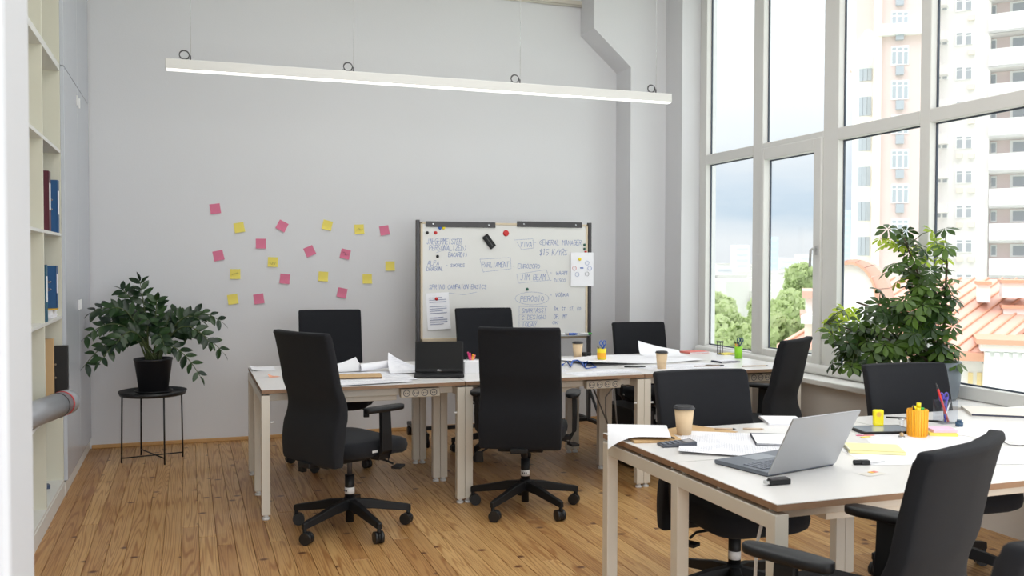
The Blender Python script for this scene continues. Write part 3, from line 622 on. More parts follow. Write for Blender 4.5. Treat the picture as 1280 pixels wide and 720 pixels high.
for i, a in enumerate([('JAEGERMEISTER', 533, 305, 577, 298), ('PERSONALIZED)', 536, 313, 583, 306.5), ('BACARDI)', 560, 321, 584, 315.5), ('ALFA', 534, 331.5, 549, 326), ('DRAGON,', 533, 338.5, 555, 333), ('- SWORDS', 557, 333.5, 581, 329.5), ('PARLIAMENT', 602, 334, 636, 327), ('- EUROZORO', 640, 335.5, 675, 330),
     ('VIVA', 650, 308.5, 665, 302), ('- GENERAL MANAGER', 667, 306, 727, 300.5), ('$15 K/YRS', 674, 319, 709, 311.5), ('JIM BEAM', 650, 350, 682, 342.5), ('- WARM', 687, 343.5, 709, 339), ('- DISCO', 687, 352.5, 707, 348), ('PEROGIO', 650, 377, 680, 370), ('- VODKA', 687, 371, 711, 366),
     ('SMARTASS!', 652, 391, 683, 385), ('TM, ST, ST, CO', 692, 388.5, 726, 383.5), ('C-DESIGN)', 652, 399.5, 683, 393.5), ('OP, MT', 692, 398.5, 709, 393), ('TODAY', 652, 408.5, 671, 402.5), ('OK', 690, 405.5, 698, 401), ('SPRING CAMPAIGN-BASICS', 536, 361.5, 608, 355.5)]):
    wr(*a, seed=i+3)
ol([(600, 324), (638, 322), (639, 336), (604, 340), (600, 324)]); ol([(643, 300), (666, 298.5), (667, 310), (652, 312), (646, 302)]); ol([(646, 343), (683, 337), (687, 350), (648, 354), (646, 343)])
ol([(665+21*cos(t*pi/10), 373+8*sin(t*pi/10)) for t in range(21)]); ol([(649, 392.5), (649, 383), (684, 383.5)]); ol([(649, 401.5), (649, 393), (683, 392)]); ol([(649, 409), (649, 402.5), (672, 401)]); ol([(560, 366), (580, 368.5), (596, 365)])
ol([(545, 316), (556, 312.5), (575, 312)])
mlist = [(534, 291, BLK, .013, 'black', 'at the upper left under the rail'), (544.5, 291, RED, .014, 'red', 'beside the black one at the upper left'), (550, 285, BLU, .014, 'blue', 'touching the left rail'), (554.5, 284.8, YP, .014, 'yellow', 'touching the left rail, next to the blue one'), (632.5, 291.5, RED, .026, 'large red', 'between the two rails'),
         (547, 320.5, BLK, .013, 'black', 'left of the centre, above the short words'), (659, 361.5, DGRN, .013, 'green', 'in the middle of the right half'), (730.5, 306, DGRN, .011, 'green', 'topmost at the right edge'), (730.5, 311.2, DGRN, .011, 'green', 'second at the right edge'), (732, 315, RED, .011, 'red', 'above the diagram sheet'), (724, 324, YP, .014, 'yellow', 'holding the diagram sheet'), (545.5, 373.5, RED, .014, 'red', 'holding the text sheet')]
for px, py, m, r_, cn_, lb in mlist:
    x0, z0 = bw(px, py); y0 = YW-.0232 if px == 724 else YW-.0118 if px == 545.5 else YW-.0102; q = MB()
    q.lathe([(.0001, 0.012), (r_*.5, .0115), (r_*.85, .009), (r_, .004), (r_, 0), (.0001, 0)][::-1], 16)
    o = q.build('magnet', m, loc=(x0, y0, z0)); o.rotation_euler = (R(90), 0, 0); tag(o, f'{cn_} round magnet on the whiteboard, {lb}', 'magnet', 'magnets on the whiteboard')
x0, z0 = bw(611, 302); er = empty('board_eraser', (x0, YW-.0105, z0), 0, 'black felt eraser stuck diagonally on the whiteboard', 'eraser'); er.rotation_euler = (0, R(52), 0)
MB().b2((-.062, -.022, -.028), (.062, 0, .028)).build('body', PLA, er, bev=.006); MB().b2((-.05, -.024, -.004), (.05, -.021, .004)).build('grip_line', DKM, er)
def boardsheet(name, px0, py0, px1, py1, m, lab, rot, curl=1):
    x0, z1 = bw(px0, py0); x1, z0 = bw(px1, py1); cx_, cz = (x0+x1)/2, (z0+z1)/2; w, h = (x1-x0)/2, (z1-z0)/2; q = MB(); g = 8; vs = []
    for i in range(g+1):
        for j in range(g+1):
            u, v = i/g*2-1, j/g*2-1; vs.append((u*w, -.0012-.016*curl*max(0, -v-.2)**2*(1+.5*u), v*h))
    q.add(vs, [(i*(g+1)+j, (i+1)*(g+1)+j, (i+1)*(g+1)+j+1, i*(g+1)+j+1) for i in range(g) for j in range(g)], True)
    o = q.build(name, m, loc=(cx_, YW-.0105, cz)); o.rotation_euler = (0, R(rot), 0); tag(o, lab, 'paper'); return o, w, h
o, w, h = boardsheet('text_sheet', 533.5, 366, 562, 411.5, PAPER, 'white printed sheet pinned by a red magnet at the lower left of the board', -3)
for k in range(13):
    if k in (3, 8): continue
    MB().b2((-w*.75, -.0075-.0012 if k > 8 else -.0042, h*.72-k*h*.12), (w*(.75 if k % 3 else .4), -.0022, h*.72-k*h*.12+.005)).build('print_line', mat('print_grey', (150, 154, 182), .8), o)
o, w, h = boardsheet('diagram_sheet', 713, 315.5, 741, 357.5, PAPER, 'white sheet with small circle diagram pinned over the right board edge', 0, .15); o.location.y = YW-.0215
for u, v, m in ((-.7, .06, RED), (-.45, -.3, INK), (.42, .38, INK), (.66, .06, BLU), (.42, -.28, INKD)):
    q = MB(); q.tube([(u*w+.018*cos(t*pi/8), -.005, v*h+.018*sin(t*pi/8)) for t in range(17)], .0014, 4, False); q.build('circle_mark', m, o)
MB().b2((-.2*w, -.005, .05*h), (.1*w, -.004, .11*h)).build('blue_mark', BLU, o)
for px, m, lb in ((704, ORG, 'orange marker lying on the whiteboard tray, leftmost'), (711, BLU, 'blue marker on the whiteboard tray'), (729, GR2, 'green marker at the right end of the whiteboard tray')):
    x0, z0 = bw(px, 419.5); z0 = bw(600, 421.5)[1]; e = empty('marker_pen', (x0, YW-.045, z0+.010), 0, lb, 'marker', 'markers on the tray'); MB().cyl((-.05, 0, 0), (.03, 0, 0), .0095, 12).build('barrel', WLAB if m is not BLU else BLU, e); MB().cyl((.03, 0, 0), (.065, 0, 0), .0098, 12, .007).build('cap', m, e)

# ------------------------------------------------------------------ desks
ZD = .738
def bench(x0, x1, y0, lab, sockets=True, near=False):
    """a double desk: two tops back to back on a six-legged frame"""
    e = empty('desk', ((x0+x1)/2, y0+.6, 0), 0, lab, 'desk', 'white double desks'); ox, oy = e.location.x, e.location.y
    th = .022
    for ya, yb in ((y0, y0+.606), (y0+.612, y0+1.218)):
        o = MB().b2((x0-ox, ya-oy, ZD-.0025), (x1-ox, yb-oy, ZD)).build('tabletop', TOP, e)
        MB().b2((x0-ox+.0005, ya-oy+.0005, ZD-th), (x1-ox-.0005, yb-oy-.0005, ZD-.0025)).build('chipboard_core', EDGE, o)
    zf = ZD-th-.012; lw = .048
    for lx in (x0+.022, x1-.022):
        for ly in (y0+.03, y0+.61, y0+1.19):
            l = MB().b2((lx-ox-lw/2, ly-oy-lw/2, .028), (lx-ox+lw/2, ly-oy+lw/2, zf)).build('leg', STEEL, e, bev=.003)
            MB().cyl((lx-ox, ly-oy, 0), (lx-ox, ly-oy, .012), .021, 16).cyl((lx-ox, ly-oy, .012), (lx-ox, ly-oy, .03), .014, 12).build('foot', WLAB, l)
        MB().b2((lx-ox-lw/2+.001, y0-oy+.03, zf-.05), (lx-ox+lw/2-.001, y0-oy+1.19, zf-.001)).build('end_beam', STEEL, e, bev=.003)
    for ly in (y0+.13, y0+.52, y0+.70, y0+1.09):
        MB().b2((x0-ox+.046, ly-oy-.02, zf-.045), (x1-ox-.046, ly-oy+.02, zf-.002)).build('cross_beam', STEEL, e, bev=.003)
    MB().b2((x0-ox+.30, y0-oy+.16, zf-.082), (x0-ox+.80, y0-oy+.40, zf-.004)).build('cable_tray', STEEL, e, bev=.003)
    for lx in (x0+.05, x1-.05):
        MB().cyl((lx-ox-.012, y0-oy+.02, .55), (lx-ox+.018, y0-oy+.02, .55), .006, 8).build('hook', WLAB, e)
    if sockets:
        s = MB().b2((x1-ox-.38, y0-oy+.055, zf-.055), (x1-ox-.14, y0-oy+.10, zf-.003)).build('power_strip', mat('strip_beige', (206, 196, 180), .5), e, bev=.004)
        for k in range(4):
            xx = x1-ox-.345+.055*k; q = MB(); q.tube([(xx+.019*cos(t*pi/7), y0-oy+.0545, zf-.029+.019*sin(t*pi/7)) for t in range(15)], .002, 5, False)
            q.cyl((xx-.007, y0-oy+.056, zf-.029), (xx-.007, y0-oy+.0535, zf-.029), .0035, 8).cyl((xx+.007, y0-oy+.056, zf-.029), (xx+.007, y0-oy+.0535, zf-.029), .0035, 8); q.build('socket', INKD, s)
    # gap brackets between top and frame
    for lx in (x0+.022, x1-.022):
        for ly in (y0+.06, y0+.35, y0+.58, y0+.66, y0+.9, y0+1.15): MB().cyl((lx-ox, ly-oy, zf-.002), (lx-ox, ly-oy, ZD-th), .008, 8).build('spacer', STEEL, e)
    return e
bench(.383, 1.566, 5.32, 'white double desk at the left end of the far row')
bench(1.572, 2.768, 5.32, 'white double desk in the middle of the far row')
bench(2.774, 3.972, 5.32, 'white double desk at the window end of the far row')
bench(1.640, 2.838, 2.305, 'nearest white double desk carrying the silver laptop', False, True)
bench(2.844, 4.04, 2.305, 'near white double desk against the window sill', True, True)

# ------------------------------------------------------------------ office chair
def sgn(v): return 1 if v >= 0 else -1
def rrect(w, d, n=24, p=5.0):
    out = []
    for i in range(n):
        t = 2*pi*i/n; c, s = cos(t), sin(t); out.append((w*sgn(c)*abs(c)**(2/p), d*sgn(s)*abs(s)**(2/p)))
    return out
def make_chair():
    e = empty('office_chair')
    # star base
    hub = MB(); hub.lathe([(.001, .045), (.022, .045), (.022, .12), (.036, .125), (.038, .165), (.03, .18), (.001, .18)], 20); hub.build('hub', PLA, e)
    for k in range(5):
        a = 2*pi*k/5; ca, sa_ = cos(a), sin(a); rings = []
        for r_, z0, z1, w in ((.02, .118, .172, .024), (.12, .110, .160, .021), (.22, .094, .136, .018), (.32, .080, .116, .016), (.338, .078, .110, .012)):
            rings.append([(r_*ca-w*b*sa_, r_*sa_+w*b*ca, z) for b, z in ((-1, z0), (1, z0), (.8, z1), (-.8, z1))])
        arm = MB(); arm.loft(rings, True, False); arm = arm.build('base_arm', PLA, e, bev=.004)
        c = MB(); sw = a+(.9, -.5, 2.1, .3, 1.4)[k]; ax = Vector((cos(sw), sin(sw), 0)); ct = Vector((.325*ca, .325*sa_, .032))
        fwd = Vector((-ax.y, ax.x, 0)); ct = ct+fwd*.012
        for s_ in (-1, 1): c.cyl(ct+ax*.007*s_, ct+ax*.024*s_, .0318, 20)
        c = c.build('caster', RUB, arm)
        c2 = MB(); c2.cyl(ct-ax*.0065, ct+ax*.0065, .0315, 20).cyl((.325*ca, .325*sa_, .05), (.325*ca, .325*sa_, .085), .011, 10); c2.build('caster_fork', PLA, arm)
    s = MB(); s.cyl((0, 0, .18), (0, 0, .30), .026, 20); sl = s.build('column_sleeve', PLA, e)
    MB().cyl((0, 0, .20), (0, 0, .235), .0268, 20).build('column_label', WLAB, sl)
    for k in range(3): MB().box((-.012+.011*k, -.0268, .218), (.006, .001, .01)).build('label_mark', INKD, sl)
    MB().cyl((0, 0, .30), (0, 0, .42), .014, 16).build('gas_lift', DKM, e)
    up = []
    m = MB(); m.box((0, -.02, .405), (.14, .24, .05)).box((0, -.20, .40), (.10, .20, .03)).box((.0, .02, .425), (.30, .16, .02)); up.append(m.build('seat_mechanism', PLA, e, bev=.008))
    l = MB(); l.tube([(.08, .06, .405), (.22, .07, .40), (.26, .09, .385)], [.006, .006, .006], 8); l.box((.275, .11, .370), (.05, .075, .014), rz=.5); up.append(l.build('lever', PLA, e, bev=.003))
    l = MB(); l.tube([(-.08, -.08, .405), (-.20, -.09, .38), (-.24, -.11, .355)], .006, 8); l.box((-.25, -.13, .33), (.04, .03, .06)); up.append(l.build('lever', PLA, e, bev=.005))
    # seat cushion
    rings = []
    for k, (z, w, d, yo) in enumerate(((.428, .15, .15, 0), (.430, .222, .215, 0), (.445, .238, .232, 0), (.475, .243, .238, 0), (.498, .236, .232, 0), (.508, .212, .205, 0), (.511, .12, .12, 0))):
        rg = []
        for (x, y) in rrect(w, d, 28, 4.2):
            fy = (y/.24); zz = z-(.028*max(0, fy-.35)**1.5*1.6)+(.012*abs(x/.24)**2 if z > .49 else 0)
            rg.append((x, y+.035, zz))
        rings.append(rg)
    s = MB(); s.loft(rings); st_ = s.build('seat', FAB, e); up.append(st_)
    lb = MB().box((.243, -.02, .463), (.002, .035, .012)).build('side_label', WLAB, st_)
    # backrest: tall, wide, leaning, S-shaped, edges curved forward
    rings = []; nz = 26
    def spine(t):   # t 0..1 bottom to top -> rear face y of the centre line
        z = .405+.69*t; y = -.285-.012*sin(min(1, t/.34)*pi)
        if t > .30: y += .020*sin((t-.30)/.30*pi) if t < .60 else 0
        if t > .42: y -= .085*((t-.42)/.58)**1.4
        return y, z
    for i in range(nz+1):
        t = i/nz; y, z = spine(t); w = .231+.004*math.exp(-((t-.2)/.18)**2); th = .062-.012*t+.026*math.exp(-((t-.24)/.17)**2)
        prof = lambda k, e: [(a, y+th/2+b+.026*(a/.232)**2*(.5+t), z+e) for a, b in rrect(w*k, th/2*(1-(1-k)*6), 40, 9.0)]
        if i == 0: rings += [prof(.955, 0), prof(.985, .004), prof(1, .014)]
        elif i == nz: rings += [prof(1, -.016), prof(.988, -.005), prof(.965, 0)]
        else: rings.append(prof(1, 0))
    s = MB(); s.loft(rings); bk = s.build('backrest', FAB, e); up.append(bk)
    m = MB(); m.box((0, -.215, .425), (.18, .05, .07)).box((0, -.22, .395), (.26, .05, .02)); up.append(m.build('back_bracket', PLA, e, bev=.01))
    for s_ in (-1, 1):
        m = MB(); x = s_*.285
        rg = []
        for (px_, py, pz_, w, d) in ((s_*.20, .02, .425, .010, .035), (s_*.262, .02, .430, .012, .034), (s_*.288, .018, .470, .012, .034), (s_*.290, .012, .56, .013, .032), (s_*.288, .010, .66, .013, .030), (s_*.286, .010, .678, .013, .03)):
            rg.append([(px_+a, py+b, pz_+(a*0)) if pz_ > .45 else (px_, py+b, pz_+a) for a, b in ((-w, -d), (w, -d), (w, d), (-w, d))])
        m.loft(rg, True, False); ar = m.build('armrest', PLA, e, bev=.005); up.append(ar)
        rr = []
        for z, sc in ((.676, .7), (.682, .97), (.692, 1), (.700, .97), (.703, .7)):
            rr.append([(s_*.280+a*sc, .012+b*(.96+.04*sc), z) for a, b in rrect(.042, .125, 24, 3.0)])
        q = MB(); q.loft(rr); q.build('arm_pad', PLA, ar)
    for o in up: o['up'] = 1
    return e, up
chairA, _ = make_chair()
for o in chairA.children:
    pass
def put(ch, x, y, a, lab, dz=0, db=0, phase=0, group='black high-back office chairs'):
    ch.location = (x, y, 0); ch.rotation_euler = (0, 0, -R(a)); tag(ch, lab, 'chair', group)
    for c in ch.children:
        nm = c.name.split('.')[0]
        if nm in ('base_arm',) : 
            c.rotation_euler = (0, 0, R(a+phase))
        if 'up' in c.keys():
            c.location.z += dz+(db if nm == 'backrest' else 0); del c['up']
CH = [(.82, 5.00, 62, 'black high-back office chair turned right at the left end of the far desks', 0, 0, 0), (1.868, 5.09, 27, 'black office chair seen straight from behind in the middle of the front side', 0, 0, 0),
      (.99, 6.72, 183, 'black office chair behind the left far desk, facing the camera', 0, 0, 20), (2.20, 6.66, 180, 'black office chair in front of the whiteboard behind the desks', 0, 0, 10),
      (3.52, 6.62, 184, 'black office chair by the corner pillar behind the far desks', -.06, -.075, 0), (2.18, 3.36, 182, 'black office chair facing the camera behind the left near desk', -.05, -.08, 30),
      (3.33, 5.00, -34, 'black office chair turned away beside the window at the far row', -.04, -.06, 0), (3.30, 3.34, 184, 'black office chair facing the camera between the near desks and the potted umbrella plant', -.05, -.085, 15),
      (1.695, 2.075, -24, 'nearest whole black office chair with curved back at the near desk corner', .015, -.10, 0), (1.235, 1.30, -10, 'black office chair only just showing at the bottom right corner', -.01, -.02, 0)]
protos = [chairA]+[copy_tree(chairA) for _ in CH[1:]]
for c, a in zip(protos, CH): put(c, a[0], a[1], a[2], a[3], a[4], a[5], a[6])

# ------------------------------------------------------------------ plants
def frame_of(p, d, up):
    d = d.normalized(); s = d.cross(up); s = s.normalized() if s.length > 1e-4 else d.orthogonal().normalized(); u = s.cross(d)
    return Matrix(((s.x, d.x, u.x, p.x), (s.y, d.y, u.y, p.y), (s.z, d.z, u.z, p.z), (0, 0, 0, 1)))
def leafmesh(name, L_, w, m, fold=.15, droop=.1, n=5):
    mb = MB(); vs = [(0, 0, 0)]
    for i in range(1, n):
        t = i/n; ww = w*sin(pi*t**.85)**.8; y = L_*t; z = -droop*L_*t*t; vs += [(-ww, y, z+fold*ww), (0, y, z), (ww, y, z+fold*ww)]
    vs.append((0, L_, -droop*L_)); fs = [(0, 2, 1), (0, 3, 2)]
    for i in range(n-2): k = 1+3*i; fs += [(k, k+1, k+4, k+3), (k+1, k+2, k+5, k+4)]
    k = 1+3*(n-2); e = len(vs)-1; fs += [(k, k+1, e), (k+1, k+2, e)]; mb.add(vs, fs, True); return mb.mesh(name, m)
zz = empty('potted_plant', (-.245, 7.25, .503), 0, 'glossy dark green plant in black pot on the round black stand', 'plant')
MB().lathe([(.001, 0), (.100, 0), (.132, .232), (.136, .232), (.136, .245), (.126, .245), (.122, .215), (.001, .215)], 36, sharp=False).build('pot', POTB, zz)
MB().lathe([(.001, .218), (.122, .216)], 20).build('soil', SOIL, zz)
MB().lathe([(.001, .001), (.125, .001), (.135, .012), (.130, .012), (.12, .005)], 28).build('saucer', POTB, zz)
zl = leafmesh('leaf', .105, .024, ZZL, .22, .16)
r3 = random.Random(8)
# stems: (dx, height, dy, lean) end points measured from the picture at the plant's depth
ends = [(175, 352, 0), (152, 362, .12), (196, 376, -.1), (210, 398, .1), (222, 390, .16), (250, 400, -.05), (276, 402, .05), (262, 428, -.22), (250, 470, -.20), (278, 440, .1), (140, 385, -.12), (116, 390, .1), (104, 424, -.1), (98, 460, -.16), (125, 452, -.26), (158, 395, .18), (185, 400, -.2), (232, 415, .15), (128, 408, .2), (145, 430, -.25), (205, 432, -.28)]
for k, (px, py, dy) in enumerate(ends):
    T_ = Gy(px, py, 7.25+dy); E_ = Vector((T_.x, 7.25+dy, T_.z))-zz.location; E_.y = max(-.45, min(.42, dy)); E_.x = max(E_.x, -.455)
    S_ = Vector((r3.uniform(-.05, .05), r3.uniform(-.05, .05), .21)); hor = Vector((E_.x, E_.y, 0)).length
    mid = S_.lerp(E_, .42)+Vector((0, 0, .10+.62*hor)); pts = []
    nseg = 16
    for i in range(nseg+1):
        t = i/nseg; pts.append(S_*(1-t)**2+mid*2*t*(1-t)+E_*t*t)
    MB().tube(pts, [.0075*(1-.65*i/nseg) for i in range(nseg+1)], 6).build('stem', STEM, zz)
    nl = 7
    for i in range(nl):
        t = .34+.62*i/(nl-1); q = min(nseg-1, int(t*nseg)); p = pts[q].lerp(pts[q+1], t*nseg-q); d = (pts[q+1]-pts[q]).normalized()
        fn = Vector((r3.uniform(-.35, .35), -.75+r3.uniform(-.3, .3), .55)).normalized(); side = d.cross(fn).normalized()
        for s_ in (-1, 1):
            dr = (d*.62+side*s_*.8+Vector((0, 0, r3.uniform(-.12, .15)))).normalized(); sc = r3.uniform(.8, 1.1)*(1.0-.25*abs(t-.6))
            if (p+dr*.09).x < -.47: dr = Vector((abs(dr.x), dr.y, dr.z))
            inst('leaf', zl, zz, frame_of(p, dr, fn) @ Matrix.Scale(sc, 4))
    inst('leaf', zl, zz, frame_of(pts[-1], (pts[-1]-pts[-2]), Vector((0, 0, 1))) @ Matrix.Scale(.75, 4))
# stand
sd_ = empty('plant_stand', (-.250, 7.245, 0), 0, 'round black metal tray table carrying the dark green plant', 'stand')
MB().lathe([(.001, .488), (.222, .488), (.234, .512), (.238, .512), (.226, .482), (.001, .482)], 40).build('tray', BLK, sd_)
lg = [(-.212, -.051), (.083, -.207), (-.092, .202), (.204, .041)]
for x, y in lg: MB().cyl((x, y, 0), (x*.97, y*.97, .484), .006, 8).build('leg', BLK, sd_)
MB().tube([(*lg[0], .035), (*lg[3], .035)], .005, 6).build('brace', BLK, sd_); MB().tube([(*lg[1], .045), (*lg[2], .045)], .005, 6).build('brace', BLK, sd_)

# umbrella plant on the sill
up_ = empty('potted_umbrella_plant', (4.165, 4.29, ZS), 0, 'large leafy umbrella plant in grey pot on the window sill', 'plant')
MB().lathe([(.001, 0), (.092, 0), (.106, .03), (.118, .12), (.122, .225), (.116, .225), (.112, .195), (.001, .195)], 36).build('pot', POTG, up_)
MB().lathe([(.001, .200), (.112, .198)], 20).build('soil', SOIL, up_)
def umb(name, m, L_=.085, n=7):
    mb = MB(); r_ = random.Random(L_*1000)
    for i in range(n):
        a = 2*pi*i/n+.2; T = Matrix.Rotation(a, 4, 'Z') @ Matrix.Rotation(R(-18), 4, 'X'); w = L_*.24; nn = 4; vs = [(0, .008, 0)]
        Lx = L_*r_.uniform(.85, 1.1)
        for j in range(1, nn): t = j/nn; ww = w*sin(pi*t**1.3)**.8; vs += [(-ww, .012+Lx*t, .15*ww-.1*Lx*t*t), (0, .012+Lx*t, -.1*Lx*t*t), (ww, .012+Lx*t, .15*ww-.1*Lx*t*t)]
        vs.append((0, .012+Lx, -.12*Lx)); fs = [(0, 2, 1), (0, 3, 2)]
        for j in range(nn-2): k = 1+3*j; fs += [(k, k+1, k+4, k+3), (k+1, k+2, k+5, k+4)]
        k = 1+3*(nn-2); e = len(vs)-1; fs += [(k, k+1, e), (k+1, k+2, e)]; mb.add(vs, fs, True, T)
    return mb.mesh(name, m)
u1, u2 = umb('leaf', SHL, .080), umb('leaf', SHY, .070)
r4 = random.Random(21)
clus = []   # pixel blobs (px, py, Y, rx, ry px, count, young share)
for (px, py, Y, rx, ry, nC, yo) in ((1135, 330, 4.45, 34, 36, 26, .12), (1125, 300, 4.5, 28, 14, 8, .5), (1178, 305, 4.25, 18, 20, 8, .35), (1165, 360, 4.3, 32, 34, 34, .05), (1165, 405, 4.28, 36, 34, 40, 0), (1130, 405, 4.45, 40, 34, 40, 0), (1092, 420, 4.65, 36, 32, 42, 0), (1064, 432, 4.75, 24, 28, 24, 0), (1040, 406, 4.95, 15, 8, 9, 1.0), (1062, 390, 4.9, 12, 6, 6, 1.0), (1150, 445, 4.4, 40, 14, 26, .02), (1190, 435, 4.2, 14, 22, 10, .1), (1090, 455, 4.6, 26, 12, 12, .1)):
    for k in range(nC):
        a, b = r4.gauss(0, .55), r4.gauss(0, .55); a = max(-1, min(1, a)); b = max(-1, min(1, b))
        P = Gy(px+a*rx, py+b*ry, Y+r4.uniform(-.14, .14)); P.x = min(P.x, XF-.10)
        clus.append((P-up_.location, r4.random() < yo))
stems = [[(0, 0, .2), (-.02, .05, .45), (-.05, .10, .70), (-.10, .16, .90), (-.12, .18, .99)], [(.02, .01, .2), (.02, -.02, .5), (.02, -.02, .65), (.03, -.02, .80)], [(-.02, .02, .2), (-.12, .16, .32), (-.26, .36, .38), (-.40, .52, .42)], [(0, .03, .2), (-.08, .14, .42), (-.20, .28, .52), (-.30, .36, .56)]]
for s_ in stems: MB().tube(s_, [.011-.002*i for i in range(len(s_))], 7).build('stem', BARK, up_)
allp = [Vector(p) for s_ in stems for p in s_]
tw = MB()
for p, y_ in clus:
    c = min(allp, key=lambda q: (q-p).length+.5*max(0, q.z-p.z)); o_ = (p-c); out = Vector((o_.x, o_.y, o_.z*.4+.25)).normalized()
    out = (out+Vector((r4.uniform(-.5, .5), r4.uniform(-.7, .3), r4.uniform(-.2, .5)))).normalized()
    tw.tube([c, c.lerp(p, .6)+Vector((0, 0, .02)), p], [.003, .0025, .002], 4)
    M_ = Matrix.Translation(p) @ out.to_track_quat('Z', 'Y').to_matrix().to_4x4() @ Matrix.Rotation(r4.uniform(0, 6), 4, 'Z') @ Matrix.Scale(r4.uniform(.72, 1.02), 4)
    inst('leaf', u2 if y_ else u1, up_, M_)
tw.build('leaf_stalks', STEM, up_)['kind'] = 'stuff'

# ------------------------------------------------------------------ things on the desks
def sheet(name, px, py, w, l, rot, lab, m=PAPER, z=ZD+.001, curls=(), cat='paper', group=None, wave=.0, at=None):
    P = Vector((at[0], at[1], z)) if at else Gz(px, py, z); g = 12; vs = []; q = MB()
    for i in range(g+1):
        for j in range(g+1):
            u, v = i/g*2-1, j/g*2-1; zz_ = wave*(.5+.5*sin(3*u+2*v)); x, y = u*w/2, v*l/2
            for (cu, cv, h, pw) in curls:
                t = max(0, (u*cu+v*cv)/(abs(cu)+abs(cv))); zz_ += h*t**pw; x -= cu*h*.35*t**pw; y -= cv*h*.35*t**pw
            vs.append((x, y, zz_))
    q.add(vs, [(i*(g+1)+j, (i+1)*(g+1)+j, (i+1)*(g+1)+j+1, i*(g+1)+j+1) for i in range(g) for j in range(g)], True)
    o = q.build(name, m, loc=P); o.rotation_euler = (0, 0, R(rot)); return tag(o, lab, cat, group)
def cup(px, py, h, lab, s=1.0):
    P = Gz(px, py, ZD); e = empty('coffee_cup', P, 0, lab, 'cup', 'takeaway coffee cups'); r0, r1 = .029*s, .040*s
    MB().lathe([(.001, .002), (r0, 0), (r1, h*.88), (r1-.002, h*.88)], 32).build('cup_body', CUP, e)
    MB().lathe([(r1-.001, h*.86), (r1+.004, h*.865), (r1+.004, h*.895), (r1, h*.90), (r1-.001, h*.96), (r1-.007, h*.965), (r1-.010, h*.935), (.001, h*.935)], 32).build('lid', LID, e)
def book(name, px, py, w, l, t, rot, lab, m, z=ZD+.0005, pages=True, cat='notebook', cm=None):
    P = Gz(px, py, z); e = empty(name, P, R(rot), lab, cat)
    if pages:
        MB().b2((-w/2, -l/2, 0), (w/2, l/2, .0015)).b2((-w/2, -l/2, t-.0015), (w/2, l/2, t)).b2((-w/2, -l/2, 0), (-w/2+.002, l/2, t)).build('cover', m, e); MB().b2((-w/2+.003, -l/2+.003, .0015), (w/2-.003, l/2-.003, t-.0015)).build('pages', cm or PAPER, e)
    else: MB().b2((-w/2, -l/2, 0), (w/2, l/2, t)).build('sheets', m, e, bev=.001)
    return e
def pen(px, py, L_, rot, lab, m=PLA, z=ZD+.0045, tip=DKM, name='pen', tilt=0, r_=.004):
    P = Gz(px, py, z) if not isinstance(px, Vector) else px; e = empty(name, P, R(rot), lab, 'pencil' if name == 'pencil' else 'pen')
    MB().cyl((-L_/2, 0, 0), (L_/2-.015, 0, 0), r_, 8).build('barrel', m, e); MB().cyl((L_/2-.015, 0, 0), (L_/2, 0, 0), r_, 8, .0008).build('tip', tip, e)
    e.rotation_euler = (0, R(tilt), R(rot)); return e
def upright(P, dx, dy, L_, m, lab, name='pen', cap=None, r_=.0045, z0=.006):
    a = Vector((P.x-dx*.3, P.y-dy*.3, P.z+z0)); b = Vector((P.x+dx, P.y+dy, P.z+z0+L_)); e = empty(name, a, 0, lab, {'scissors': 'scissors', 'pencil': 'pencil'}.get(name, 'pen'))
    d = b-a; MB().cyl((0, 0, 0), d*.85, r_, 8).build('barrel', m, e); MB().cyl(d*.85, d, r_, 8, .0015 if not cap else r_).build('tip', cap or DKM, e)
def scissors(P, dx, dy, H_, m, lab):
    e = empty('scissors', (P.x, P.y, P.z+.006), 0, lab, 'scissors'); d = Vector((dx, dy, H_)); s = Vector((1, 0, 0))
    MB().add([(-.006, 0, 0), (.004, 0, 0), tuple(d*.62+s*.006), tuple(d*.62-s*.006)], [(0, 1, 2, 3)]).add([(-.006, .002, 0), (.004, .002, 0), tuple(d*.62+s*.006+Vector((0, .002, 0))), tuple(d*.62-s*.006+Vector((0, .002, 0)))], [(3, 2, 1, 0)]).build('blades', CHR, e)
    for k in (-1, 1):
        c = d*.85+s*.014*k; MB().tube([d*.55]+[c+Vector((.011*cos(t*pi/6-pi/2), 0, .018*sin(t*pi/6-pi/2))) for t in range(13)], .0035, 6).build('handle', m, e)
def holder(px, py, r_, h, m, lab, name='pen_holder', n=28, flut=0, z=ZD):
    P = Gz(px, py, z); e = empty(name, P, 0, lab, 'pen holder'); MB().lathe([(.001, .002), (r_*.93, 0), (r_, h), (r_-.003, h), (r_*.9-.003, .005), (.001, .005)], n, sharp=bool(flut)).build('cup', m, e)
    return e, P
